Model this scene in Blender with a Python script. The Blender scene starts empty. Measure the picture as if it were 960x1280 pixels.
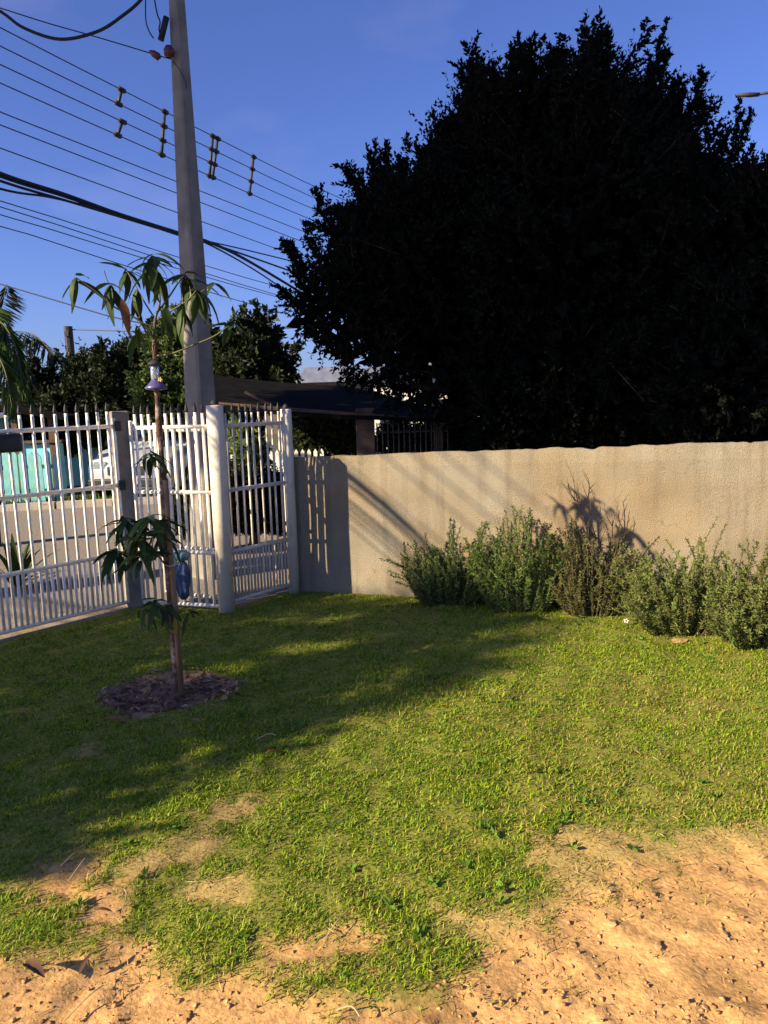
import bpy, math, random
import numpy as np
from mathutils import Vector, Matrix
random.seed(7); rng = np.random.default_rng(7)
R = math.radians
sc = bpy.context.scene
col = sc.collection

# ------------------------------------------------------------------ camera
H = 1.65
PITCH, ROLL, FPX = 8.4, -1.7, 931.0
cam_d = bpy.data.cameras.new('camera'); cam = bpy.data.objects.new('camera', cam_d); col.objects.link(cam)
cam_d.sensor_fit = 'HORIZONTAL'; cam_d.sensor_width = 36.0; cam_d.lens = 36.0 * FPX / 960.0
cam_d.clip_start = 0.05; cam_d.clip_end = 2000
CM = Matrix.Translation((0, 0, H)) @ Matrix.Rotation(R(90 - PITCH), 4, 'X') @ Matrix.Rotation(R(ROLL), 4, 'Z')
cam.matrix_world = CM
sc.camera = cam
sc.render.resolution_x, sc.render.resolution_y = 768, 1024

# ------------------------------------------------------------------ sky, sun, exposure
SUN_TO = Vector((-0.865, -0.50, 0.50)).normalized()       # towards the sun: from the left, a little behind the camera
el = math.asin(SUN_TO.z); az = math.atan2(SUN_TO.x, SUN_TO.y)
world = bpy.data.worlds.new('World'); sc.world = world; world.use_nodes = True
wn = world.node_tree.nodes; wl = world.node_tree.links; wn.clear()
wo = wn.new('ShaderNodeOutputWorld'); bg = wn.new('ShaderNodeBackground'); sky = wn.new('ShaderNodeTexSky')
sky.sky_type = 'NISHITA'; sky.sun_disc = False; sky.sun_elevation = el; sky.sun_rotation = az
sky.altitude = 600; sky.air_density = 1.0; sky.dust_density = 1.8; sky.ozone_density = 3.0
tint = wn.new('ShaderNodeMix'); tint.data_type = 'RGBA'; tint.blend_type = 'MULTIPLY'; tint.inputs[0].default_value = 1.0
wl.new(sky.outputs[0], tint.inputs[6]); tint.inputs[7].default_value = (0.365, 0.400, 0.665, 1)
wtc = wn.new('ShaderNodeTexCoord'); wmp = wn.new('ShaderNodeMapping'); wmp.inputs['Scale'].default_value = (1.6, 1.6, 4.0); wl.new(wtc.outputs['Generated'], wmp.inputs[0])
cno = wn.new('ShaderNodeTexNoise'); cno.inputs['Scale'].default_value = 2.3; cno.inputs['Detail'].default_value = 7; wl.new(wmp.outputs[0], cno.inputs['Vector'])
cra = wn.new('ShaderNodeMapRange'); cra.inputs[1].default_value = 0.55; cra.inputs[2].default_value = 0.85; cra.inputs[3].default_value = 0.0; cra.inputs[4].default_value = 0.15; wl.new(cno.outputs['Fac'], cra.inputs[0])
cmx = wn.new('ShaderNodeMix'); cmx.data_type = 'RGBA'; wl.new(cra.outputs[0], cmx.inputs[0]); wl.new(tint.outputs[2], cmx.inputs[6]); cmx.inputs[7].default_value = (3.2, 2.6, 3.5, 1)   # thin high cloud wisps
wl.new(cmx.outputs[2], bg.inputs[0]); bg.inputs[1].default_value = 0.10
wl.new(bg.outputs[0], wo.inputs[0])
sun_d = bpy.data.lights.new('sun', 'SUN'); sun_d.energy = 4.4; sun_d.angle = R(0.45); sun_d.color = (1.0, 0.82, 0.56)
sun = bpy.data.objects.new('sun', sun_d); col.objects.link(sun)
sun.rotation_euler = SUN_TO.to_track_quat('Z', 'Y').to_euler(); sun.location = (-8, -5, 8)
vs = sc.view_settings; vs.view_transform = 'Standard'; vs.look = 'None'; vs.exposure = 1.45; vs.gamma = 1.0
vs.use_curve_mapping = False
sc.render.engine = 'CYCLES'

# ------------------------------------------------------------------ helpers
def ray(px, py):
    v = Vector(((px - 480) / FPX, -(py - 640) / FPX, -1.0))
    return (CM.to_3x3() @ v)
def ground(px, py, z=0.0):                                # point of the ground seen at a photo pixel
    d = ray(px, py); t = (z - H) / d.z
    return Vector((d.x * t, d.y * t, z))
def at(px, py, Y):                                        # point at distance Y seen at a photo pixel
    d = ray(px, py); t = Y / d.y
    return Vector((d.x * t, Y, H + d.z * t))

_P = rng.random((256, 256))
def vnoise(x, y):
    x = np.asarray(x, float); y = np.asarray(y, float)
    xi = np.floor(x).astype(int); yi = np.floor(y).astype(int)
    fx = x - xi; fy = y - yi; fx = fx * fx * (3 - 2 * fx); fy = fy * fy * (3 - 2 * fy)
    a = _P[xi % 256, yi % 256]; b = _P[(xi + 1) % 256, yi % 256]
    c = _P[xi % 256, (yi + 1) % 256]; d = _P[(xi + 1) % 256, (yi + 1) % 256]
    return (a * (1 - fx) + b * fx) * (1 - fy) + (c * (1 - fx) + d * fx) * fy
def fbm(x, y, o=4):
    s = 0; a = 0.5
    for k in range(o):
        s = s + a * vnoise(x * 2 ** k + 17.3 * k, y * 2 ** k + 5.1 * k); a *= 0.5
    return s / (1 - 0.5 ** o)
def sstep(a, b, x):
    t = np.clip((x - a) / (b - a), 0, 1); return t * t * (3 - 2 * t)
def poly_sd(poly, X, Y):                                  # signed distance to a polygon, negative inside
    d = np.full(X.shape, 1e9); inside = np.zeros(X.shape, bool); n = len(poly)
    for i in range(n):
        ax, ay = poly[i]; bx, by = poly[(i + 1) % n]
        ex, ey = bx - ax, by - ay; wx, wy = X - ax, Y - ay
        t = np.clip((wx * ex + wy * ey) / (ex * ex + ey * ey + 1e-12), 0, 1)
        d = np.minimum(d, np.hypot(wx - ex * t, wy - ey * t))
        c = ((ay > Y) != (by > Y)) & (X < (bx - ax) * (Y - ay) / (by - ay + 1e-12) + ax)
        inside ^= c
    return np.where(inside, -d, d)

# ------------------------------------------------------------------ materials
def mat(name, c, c2=None, scale=6.0, rough=0.8, spec=0.3, bump=0.0, bscale=None, metallic=0.0, thr=(0.35, 0.65), detail=6.0, coord='Object', stretch=None):
    m = bpy.data.materials.new(name); m.use_nodes = True; n = m.node_tree.nodes; l = m.node_tree.links
    b = n['Principled BSDF']; b.inputs['Roughness'].default_value = rough; b.inputs['Metallic'].default_value = metallic
    b.inputs['Specular IOR Level'].default_value = spec
    b.inputs['Base Color'].default_value = (*c, 1)
    tc = n.new('ShaderNodeTexCoord'); src = tc.outputs[coord]
    if stretch:
        mp = n.new('ShaderNodeMapping'); mp.inputs['Scale'].default_value = stretch; l.new(src, mp.inputs[0]); src = mp.outputs[0]
    if c2:
        no = n.new('ShaderNodeTexNoise'); no.inputs['Scale'].default_value = scale; no.inputs['Detail'].default_value = detail
        l.new(src, no.inputs['Vector'])
        cr = n.new('ShaderNodeValToRGB'); cr.color_ramp.elements[0].position = thr[0]; cr.color_ramp.elements[1].position = thr[1]
        cr.color_ramp.elements[0].color = (*c, 1); cr.color_ramp.elements[1].color = (*c2, 1)
        l.new(no.outputs['Fac'], cr.inputs[0]); l.new(cr.outputs[0], b.inputs['Base Color'])
    if bump:
        nb = n.new('ShaderNodeTexNoise'); nb.inputs['Scale'].default_value = bscale or scale * 4; nb.inputs['Detail'].default_value = 8
        l.new(src, nb.inputs['Vector'])
        bp = n.new('ShaderNodeBump'); bp.inputs['Strength'].default_value = bump; bp.inputs['Distance'].default_value = 0.02
        l.new(nb.outputs['Fac'], bp.inputs['Height']); l.new(bp.outputs[0], b.inputs['Normal'])
    return m
def leaf_mat(name, c=None, attr=None, trans=0.25, rough=0.55, spec=0.3, rand=None):
    m = bpy.data.materials.new(name); m.use_nodes = True; n = m.node_tree.nodes; l = m.node_tree.links
    b = n['Principled BSDF']; b.inputs['Roughness'].default_value = rough; b.inputs['Specular IOR Level'].default_value = spec
    o = n['Material Output']; t = n.new('ShaderNodeBsdfTranslucent'); mx = n.new('ShaderNodeMixShader'); mx.inputs[0].default_value = trans
    if attr:
        a = n.new('ShaderNodeAttribute'); a.attribute_name = attr; src = a.outputs['Color']
    elif rand:
        oi = n.new('ShaderNodeObjectInfo'); cr = n.new('ShaderNodeValToRGB')
        cr.color_ramp.elements[0].color = (*c, 1); cr.color_ramp.elements[1].color = (*rand, 1)
        l.new(oi.outputs['Random'], cr.inputs[0]); src = cr.outputs[0]
    else:
        rg = n.new('ShaderNodeRGB'); rg.outputs[0].default_value = (*c, 1); src = rg.outputs[0]
    l.new(src, b.inputs['Base Color']); l.new(src, t.inputs['Color'])
    l.new(b.outputs[0], mx.inputs[1]); l.new(t.outputs[0], mx.inputs[2]); l.new(mx.outputs[0], o.inputs['Surface'])
    return m
M = {}
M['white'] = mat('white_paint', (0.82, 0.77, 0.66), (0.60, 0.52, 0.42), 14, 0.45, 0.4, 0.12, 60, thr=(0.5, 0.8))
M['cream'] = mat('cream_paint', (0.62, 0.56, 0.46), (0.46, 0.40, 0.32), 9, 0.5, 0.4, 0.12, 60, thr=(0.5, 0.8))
M['tip'] = mat('dark_iron', (0.018, 0.018, 0.020), (0.045, 0.04, 0.036), 20, 0.6, 0.3)
M['concrete'] = mat('grey_concrete', (0.16, 0.14, 0.11), (0.25, 0.22, 0.18), 7, 0.9, 0.2, 0.35, 60)
M['pole'] = mat('pole_concrete', (0.18, 0.163, 0.135), (0.27, 0.245, 0.205), 5, 0.9, 0.2, 0.3, 45)
M['bark'] = mat('bark', (0.10, 0.055, 0.035), (0.30, 0.22, 0.18), 22, 0.9, 0.2, 0.6, 60, thr=(0.45, 0.65))
M['dbark'] = mat('dark_bark', (0.05, 0.04, 0.03), (0.09, 0.07, 0.055), 12, 0.95, 0.1, 0.6, 40)
M['stake'] = mat('stake_wood', (0.20, 0.12, 0.07), (0.30, 0.19, 0.11), 14, 0.85, 0.2, 0.3, 50, stretch=(1, 1, 0.15))
M['twig'] = mat('green_twig', (0.08, 0.09, 0.03), (0.12, 0.09, 0.05), 10, 0.7)
M['mango'] = leaf_mat('mango_leaf', (0.028, 0.052, 0.014), trans=0.2, rough=0.55, spec=0.18, rand=(0.055, 0.085, 0.02))
M['yleaf'] = leaf_mat('yellow_leaf', (0.30, 0.30, 0.04), trans=0.3)
M['rleaf'] = leaf_mat('rust_leaf', (0.17, 0.07, 0.025), trans=0.2)
M['dead'] = leaf_mat('dead_leaf', (0.26, 0.13, 0.05), trans=0.15, rough=0.8, rand=(0.40, 0.22, 0.10))
M['ddead'] = leaf_mat('dark_dead_leaf', (0.10, 0.05, 0.025), trans=0.1, rough=0.7)
M['tree'] = leaf_mat('dark_foliage', attr='col', trans=0.08, rough=0.7, spec=0.08)
M['leafcol'] = leaf_mat('foliage', attr='col', trans=0.22, rough=0.6, spec=0.25)
M['grass'] = leaf_mat('grass_blade', attr='col', trans=0.38, rough=0.55, spec=0.25)
M['cable'] = mat('cable_rubber', (0.02, 0.02, 0.022), None, rough=0.6)
M['wire'] = mat('wire_metal', (0.06, 0.06, 0.07), None, rough=0.6)
M['black'] = mat('black_plastic', (0.012, 0.012, 0.014), (0.02, 0.02, 0.022), 8, 0.5, 0.4)
M['red'] = mat('red_insulator', (0.13, 0.018, 0.018), (0.09, 0.012, 0.012), 10, 0.4, 0.5)
M['teal'] = mat('teal_paint', (0.12, 0.36, 0.34), (0.20, 0.48, 0.46), 5, 0.7)
M['turq'] = mat('turquoise_paint', (0.16, 0.50, 0.60), (0.22, 0.58, 0.68), 3, 0.8)
M['brown'] = mat('brown_timber', (0.07, 0.045, 0.032), (0.12, 0.075, 0.05), 7, 0.8, 0.2, 0.2, 30)
M['rooft'] = mat('dark_roof', (0.004, 0.004, 0.004), (0.009, 0.008, 0.007), 6, 0.95, 0.05, 0.4, 25)
M['bluroof'] = mat('bluish_roof', (0.14, 0.16, 0.24), (0.20, 0.22, 0.30), 4, 0.9)
M['hwhite'] = mat('white_wall', (0.72, 0.71, 0.68), (0.62, 0.60, 0.56), 2, 0.85, 0.2)
M['glass'] = mat('window_glass', (0.02, 0.03, 0.05), None, rough=0.08, spec=0.6)
M['glassc'] = mat('clear_plastic', (0.55, 0.62, 0.66), None, rough=0.1, spec=0.5)
M['glassc'].node_tree.nodes['Principled BSDF'].inputs['Transmission Weight'].default_value = 0.75
M['purple'] = mat('violet_plastic', (0.06, 0.05, 0.16), (0.09, 0.08, 0.20), 12, 0.35, 0.5)
M['yellow'] = mat('yellow_plastic', (0.60, 0.38, 0.16), None, rough=0.5)
M['blue'] = mat('blue_plastic_film', (0.02, 0.04, 0.11), (0.07, 0.11, 0.19), 30, 0.35, 0.5, 0.5, 30)
M['aqua'] = mat('teal_plastic_film', (0.04, 0.11, 0.13), (0.14, 0.26, 0.27), 30, 0.35, 0.5, 0.5, 30)
M['string'] = mat('tie_string', (0.6, 0.5, 0.38), None, rough=0.9)
M['carw'] = mat('car_paint', (0.36, 0.39, 0.41), (0.32, 0.35, 0.37), 3, 0.25, 0.5)
M['rubber'] = mat('tyre_rubber', (0.02, 0.02, 0.02), None, rough=0.9)
M['chrome'] = mat('chrome', (0.6, 0.6, 0.62), None, rough=0.2, metallic=1.0)
M['stone'] = mat('stone', (0.32, 0.18, 0.08), (0.46, 0.29, 0.14), 25, 0.95, 0.1, 0.08, 60)
M['pink'] = mat('pink_petal', (0.65, 0.25, 0.25), None, rough=0.6)
M['petal'] = mat('white_petal', (0.75, 0.72, 0.66), None, rough=0.6)

def clay(name, c1, c2, c3):
    m = mat(name, c1, c2, 9, 0.95, 0.1, 0.7, 120, coord='Object', thr=(0.3, 0.7))
    return m
# ------------------------------------------------------------------ mesh building
class MB:
    def __init__(s): s.v = []; s.f = []
    def tube(s, pts, rad, seg=8, cap=True):
        pts = [Vector(p) for p in pts]; n = len(pts)
        if not hasattr(rad, '__len__'): rad = [rad] * n
        b0 = len(s.v); ref = None
        for i, p in enumerate(pts):
            d = (pts[min(i + 1, n - 1)] - pts[max(i - 1, 0)]).normalized()
            if ref is None:
                ref = d.orthogonal().normalized()
            u = (ref - d * ref.dot(d)).normalized(); w = d.cross(u); ref = u
            for k in range(seg):
                a = 2 * math.pi * k / seg
                s.v.append(p + (u * math.cos(a) + w * math.sin(a)) * rad[i])
        for i in range(n - 1):
            for k in range(seg):
                a = b0 + i * seg + k; b = b0 + i * seg + (k + 1) % seg
                s.f.append((a, b, b + seg, a + seg))
        if cap:
            s.f.append(tuple(b0 + k for k in range(seg))[::-1]); s.f.append(tuple(b0 + (n - 1) * seg + k for k in range(seg)))
        return s
    def box(s, c, size, rot=None):
        b0 = len(s.v)
        for z in (-.5, .5):
            for x, y in ((-.5, -.5), (.5, -.5), (.5, .5), (-.5, .5)):
                p = Vector((x * size[0], y * size[1], z * size[2]))
                if rot is not None: p = rot @ p
                s.v.append(p + Vector(c))
        for f in ((3, 2, 1, 0), (4, 5, 6, 7), (0, 1, 5, 4), (1, 2, 6, 5), (2, 3, 7, 6), (3, 0, 4, 7)):
            s.f.append(tuple(b0 + i for i in f))
        return s
    def lathe(s, prof, seg=16, c=(0, 0, 0)):
        b0 = len(s.v); n = len(prof)
        for r, z in prof:
            for k in range(seg):
                a = 2 * math.pi * k / seg; s.v.append(Vector((c[0] + r * math.cos(a), c[1] + r * math.sin(a), c[2] + z)))
        for i in range(n - 1):
            for k in range(seg):
                a = b0 + i * seg + k; b = b0 + i * seg + (k + 1) % seg
                s.f.append((a, b, b + seg, a + seg))
        s.f.append(tuple(b0 + k for k in range(seg))[::-1]); s.f.append(tuple(b0 + (n - 1) * seg + k for k in range(seg)))
        return s
    def prism(s, prof, y0, y1):                            # profile in xz extruded along y
        b0 = len(s.v); n = len(prof)
        for y in (y0, y1):
            for x, z in prof: s.v.append(Vector((x, y, z)))
        for i in range(n):
            j = (i + 1) % n; s.f.append((b0 + i, b0 + j, b0 + n + j, b0 + n + i))
        s.f.append(tuple(range(b0, b0 + n))[::-1]); s.f.append(tuple(range(b0 + n, b0 + 2 * n)))
        return s
    def mesh(s, name, m, smooth=False, bevel=0):
        me = bpy.data.meshes.new(name); me.from_pydata([tuple(v) for v in s.v], [], s.f); me.update()
        if m: me.materials.append(m)
        if smooth: me.polygons.foreach_set('use_smooth', [True] * len(me.polygons))
        return me
    def build(s, name, m, parent=None, smooth=False, bevel=0):
        o = link(name, s.mesh(name, m, smooth), parent)
        if bevel:
            bv = o.modifiers.new('bevel', 'BEVEL'); bv.width = bevel; bv.segments = 2; bv.limit_method = 'ANGLE'
        return o
def link(name, me, parent=None, loc=None, rotz=None):
    o = bpy.data.objects.new(name, me); col.objects.link(o)
    if parent: o.parent = parent
    if loc is not None: o.location = loc
    if rotz is not None: o.rotation_euler = (0, 0, rotz)
    return o
def tag(o, label=None, cat=None, group=None, kind=None):
    if label: o['label'] = label
    if cat: o['category'] = cat
    if group: o['group'] = group
    if kind: o['kind'] = kind
    return o
def thing(name, label, cat, loc=(0, 0, 0), rotz=0, group=None):
    return tag(link(name, None, None, loc, rotz), label, cat, group)
def np_mesh(name, V, F, m, cols=None, smooth=False):       # V (n,3), F list of (k, array)
    me = bpy.data.meshes.new(name); V = np.ascontiguousarray(V, np.float32)
    me.vertices.add(len(V)); me.vertices.foreach_set('co', V.ravel())
    loops = np.concatenate([f.ravel() for f in F]).astype(np.int32)
    sizes = np.concatenate([np.full(len(f), f.shape[1], np.int32) for f in F])
    me.loops.add(len(loops)); me.loops.foreach_set('vertex_index', loops)
    me.polygons.add(len(sizes)); me.polygons.foreach_set('loop_start', np.concatenate([[0], np.cumsum(sizes)[:-1]]).astype(np.int32))
    if cols is not None:
        a = me.attributes.new('col', 'FLOAT_COLOR', 'POINT')
        c4 = np.ones((len(V), 4), np.float32); c4[:, :3] = cols; a.data.foreach_set('color', c4.ravel())
    me.materials.append(m); me.update(calc_edges=True); me.validate()
    if smooth: me.polygons.foreach_set('use_smooth', np.ones(len(sizes), bool))
    return me
def norm(a): return a / (np.linalg.norm(a, axis=1, keepdims=True) + 1e-9)
def leaf_quads(P, D, Lh, W, fold=0.15, up=None):            # rhombic leaves at P pointing along D
    n = len(P); rnd = rng.normal(size=(n, 3)); S = norm(np.cross(D, rnd)); N = np.cross(S, D)
    Lh = np.broadcast_to(Lh, (n,))[:, None]; W = np.broadcast_to(W, (n,))[:, None]
    V = np.empty((n, 4, 3))
    V[:, 0] = P; V[:, 2] = P + D * Lh
    mid = P + D * Lh * 0.45 + N * Lh * fold
    V[:, 1] = mid + S * W * 0.5; V[:, 3] = mid - S * W * 0.5
    F = np.arange(n * 4).reshape(n, 4)
    return V.reshape(-1, 3), F

# ================================================================== SETTING
WALL_A = ground(371, 737.5); WALL_B = ground(960, 768)       # foot of the wall, left end and at the right border
wd = (WALL_B - WALL_A).normalized(); wnrm = Vector((-wd.y, wd.x, 0))   # away from the camera
POST_L = ground(168, 757); POST_M = ground(284, 765); POST_R = ground(368, 739.5)
GATE_L = ground(-60, 815)
gdir = (POST_L - GATE_L).normalized()
GATE_FAR = POST_L - gdir * 4.2
def fence_side(X, Y):                                       # >0 on the street side of fence or wall
    a, b, c = POST_L, POST_M, POST_R
    def side(p, q): return (q.x - p.x) * (Y - p.y) - (q.y - p.y) * (X - p.x)
    s1 = side(GATE_FAR, POST_L) / (POST_L - GATE_FAR).length
    s2 = side(POST_L, POST_M) / (POST_M - POST_L).length
    s3 = side(POST_M, POST_R) / (POST_R - POST_M).length
    s4 = side(WALL_A, WALL_B) / (WALL_B - WALL_A).length
    return np.where(X < POST_L.x, s1, np.where(X < POST_M.x, s2, np.where(X < POST_R.x, s3, s4)))

def gp(pts): return [tuple(ground(x, y))[:2] for x, y in pts]
DIRT = [gp(p) for p in (
    [(1050, 1068), (960, 1078), (880, 1068), (815, 1085), (750, 1130), (690, 1160), (615, 1182), (565, 1205), (575, 1250), (590, 1420), (1250, 1420)],
    [(-60, 1215), (40, 1200), (125, 1195), (150, 1165), (172, 1162), (195, 1185), (228, 1200), (250, 1235), (295, 1215), (330, 1235), (400, 1262), (400, 1420), (-60, 1420)],
    [(325, 1200), (355, 1182), (430, 1163), (458, 1180), (452, 1198), (400, 1208), (335, 1218)],
    [(40, 1095), (60, 1075), (100, 1075), (105, 1100), (100, 1113), (150, 1112), (152, 1145), (122, 1147), (108, 1122), (52, 1120)],
    [(420, 1262), (520, 1255), (560, 1270), (560, 1420), (420, 1420)],
)]
DRY = [gp(p) for p in (
    [(160, 1076), (200, 1066), (250, 1050), (290, 1036), (302, 1045), (262, 1072), (220, 1074), (170, 1092)],
    [(268, 1006), (308, 996), (317, 1006), (287, 1026), (266, 1024)],
    [(212, 1122), (240, 1094), (292, 1104), (298, 1126), (220, 1134)],
    [(94, 940), (118, 936), (124, 944), (100, 950)],
    [(660, 1060), (740, 1030), (840, 1040), (960, 1040), (960, 1080), (820, 1085), (740, 1130), (690, 1110)],
    [(570, 1150), (650, 1140), (690, 1160), (580, 1200)],
)]
MULCH_C = ground(214, 869); MULCH_R = (0.41, 0.30)
def masks(X, Y):
    n1 = fbm(X * 5, Y * 5) - 0.5; n2 = fbm(X * 22 + 9, Y * 22) - 0.5
    w = n1 * 0.22 + n2 * 0.16
    dirt = np.zeros_like(X)
    for p in DIRT: dirt = np.maximum(dirt, sstep(0.10, -0.06, poly_sd(p, X, Y) + w * 0.9))
    dry = np.zeros_like(X)
    for p in DRY: dry = np.maximum(dry, sstep(0.07, -0.05, poly_sd(p, X, Y) + w))
    r = np.hypot((X - MULCH_C.x) / MULCH_R[0], (Y - MULCH_C.y) / MULCH_R[1])
    mul = sstep(1.08, 0.92, r + n1 * 0.5 + n2 * 0.15)
    return dirt, dry, mul, r
def lawn_z(X, Y, dm=None):
    dirt, dry, mul, r = dm if dm is not None else masks(X, Y)
    z = (fbm(X * 0.9, Y * 0.9, 3) - 0.5) * 0.05
    cl = fbm(X * 13, Y * 13, 4); lump = sstep(0.5, 0.78, cl)
    z = z + dirt * (-0.012 + 0.014 * lump + (fbm(X * 45, Y * 45, 3) - 0.5) * 0.012) + (1 - dirt) * (fbm(X * 9, Y * 9, 2) - 0.5) * 0.018
    ring = np.exp(-((r - 0.95) / 0.13) ** 2) * 0.03
    z = z + mul * (-0.025 + 0.035 * (fbm(X * 18, Y * 18, 4) - 0.35)) + ring * (0.5 + fbm(X * 10, Y * 10, 2))
    return z
def z1(x, y): return float(lawn_z(np.array([x]), np.array([y]))[0])

def soil_material():
    m = bpy.data.materials.new('lawn_soil'); m.use_nodes = True; n = m.node_tree.nodes; l = m.node_tree.links
    b = n['Principled BSDF']; b.inputs['Roughness'].default_value = 0.95; b.inputs['Specular IOR Level'].default_value = 0.1
    a = n.new('ShaderNodeAttribute'); a.attribute_name = 'col'
    tc = n.new('ShaderNodeTexCoord'); no = n.new('ShaderNodeTexNoise'); no.inputs['Scale'].default_value = 55; no.inputs['Detail'].default_value = 8
    l.new(tc.outputs['Object'], no.inputs['Vector'])
    mr = n.new('ShaderNodeMapRange'); mr.inputs[1].default_value = 0.3; mr.inputs[2].default_value = 0.7; mr.inputs[3].default_value = 0.72; mr.inputs[4].default_value = 1.25
    l.new(no.outputs['Fac'], mr.inputs[0])
    mx = n.new('ShaderNodeMix'); mx.data_type = 'RGBA'; mx.blend_type = 'MULTIPLY'; mx.inputs[0].default_value = 1
    l.new(a.outputs['Color'], mx.inputs[6]); l.new(mr.outputs[0], mx.inputs[7]); l.new(mx.outputs[2], b.inputs['Base Color'])
    bp = n.new('ShaderNodeBump'); bp.inputs['Strength'].default_value = 0.45; bp.inputs['Distance'].default_value = 0.010
    nb = n.new('ShaderNodeTexNoise'); nb.inputs['Scale'].default_value = 75; nb.inputs['Detail'].default_value = 8
    l.new(tc.outputs['Object'], nb.inputs['Vector']); l.new(nb.outputs['Fac'], bp.inputs['Height']); l.new(bp.outputs[0], b.inputs['Normal'])
    return m
# lawn sheet with the bare earth, modelled clods included
xs = np.arange(-5.0, 5.6, 0.022); ys = np.arange(0.5, 7.2, 0.022)
GX, GY = np.meshgrid(xs, ys); dm = masks(GX, GY); GZ = lawn_z(GX, GY, dm)
dirt, dry, mul, rr = dm
C_soil = np.array([0.19, 0.190, 0.036]); C_dry = np.array([0.38, 0.275, 0.095]); C_dirt = np.array([0.50, 0.292, 0.112]); C_mul = np.array([0.27, 0.165, 0.10])
cv = C_soil + (C_dry - C_soil) * dry[..., None]
tone = 0.55 + 0.55 * fbm(GX * 3, GY * 3, 4)[..., None] + 0.45 * fbm(GX * 16, GY * 16, 4)[..., None]
damp = sstep(0.60, 0.80, fbm(GX * 2.2 + 40, GY * 2.2, 4))[..., None]
cv = cv + (C_dirt * tone * (1 - 0.35 * damp) - cv) * dirt[..., None]
cv = cv + (C_mul * (0.7 + 0.6 * fbm(GX * 25, GY * 25, 3)[..., None]) - cv) * mul[..., None]
ny, nx = GX.shape
idx = np.arange(nx * ny).reshape(ny, nx)
F = np.stack([idx[:-1, :-1], idx[:-1, 1:], idx[1:, 1:], idx[1:, :-1]], -1).reshape(-1, 4)
fs = fence_side(GX, GY).ravel()
F = F[(fs[F] < 0.10).all(1)]
used, inv = np.unique(F, return_inverse=True)
V = np.stack([GX.ravel(), GY.ravel(), GZ.ravel()], -1)[used]
me = np_mesh('lawn', V, [inv.reshape(-1, 4)], soil_material(), cv.reshape(-1, 3)[used], True)
tag(link('lawn', me), kind='structure')

# surrounding ground to the horizon
gm = mat('ground_earth', (0.10, 0.085, 0.05), (0.16, 0.13, 0.075), 1.2, 0.95, 0.1, 0.4, 14)
o = MB(); o.v = [Vector(p) for p in ((-400, -300, -0.09), (400, -300, -0.09), (400, 600, -0.09), (-400, 600, -0.09))]; o.f = [(0, 1, 2, 3)]
tag(o.build('ground', gm), kind='structure')
# road behind the fence, grass verge and kerb on its far side
sdir = Vector((0.37, 0.93, 0)).normalized(); sn = Vector((-sdir.y, sdir.x, 0))
rm = mat('road_gravel', (0.16, 0.14, 0.12), (0.28, 0.24, 0.20), 38, 0.95, 0.15, 0.6, 90, thr=(0.3, 0.7))
ed = ground(75, 643, -0.05)
EA = ground(-200, 650, -0.05); EB = ground(420, 618, -0.05); ev = (EB - EA).normalized(); en = Vector((ev.y, -ev.x, 0))
road = MB(); road.v = [EA - ev * 30, EB + ev * 30, EB + ev * 30 + en * 14, EA - ev * 30 + en * 14]; road.f = [(3, 2, 1, 0)]
tag(road.build('road', rm), kind='structure')
vg = MB(); vg.v = [EA - ev * 30 - en * 0.02, EB + ev * 30 - en * 0.02, EB + ev * 30 - en * 30, EA - ev * 30 - en * 30]
for v in vg.v: v.z = -0.046
vg.f = [(0, 1, 2, 3)]
tag(vg.build('verge', mat('verge_earth', (0.06, 0.07, 0.03), (0.12, 0.11, 0.05), 3, 0.95, 0.1, 0.5, 30)), kind='structure')
kb = MB(); n_k = 44
tmp = MB().box((0, 0, 0), (0.94, 0.14, 0.13)).mesh('kerb_stone', mat('kerb_concrete', (0.36, 0.32, 0.26), (0.46, 0.40, 0.32), 8, 0.9, 0.2, 0.3, 40))
kerb = tag(link('kerb', None, None, (0, 0, 0)), kind='structure')
for i in range(-6, 22):
    p = EA + ev * (i * 0.98) - en * 0.06
    link('kerb_stone', tmp, kerb, (p.x, p.y, 0.005), math.atan2(ev.y, ev.x) + random.uniform(-.01, .01))
# concrete strip under the gate
strip = MB()
seg = 26
for i in range(seg + 1):
    p = GATE_FAR + (POST_L - GATE_FAR) * (i / seg)
    nrm = Vector((gdir.y, -gdir.x, 0))
    wv = 0.06 + 0.12 * (float(vnoise(i * 0.7, 3.3)) - 0.5)
    strip.v += [p - nrm * 0.25 + Vector((0, 0, 0.012)), p + nrm * wv + Vector((0, 0, 0.012)), p + nrm * (wv + 0.02) + Vector((0, 0, -0.03))]
for i in range(seg):
    for k in range(2):
        a = i * 3 + k; strip.f.append((a, a + 1, a + 4, a + 3))
tag(strip.build('gate_threshold', mat('worn_concrete', (0.17, 0.14, 0.105), (0.27, 0.23, 0.18), 9, 0.95, 0.15, 0.6, 50)), kind='structure')

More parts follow.
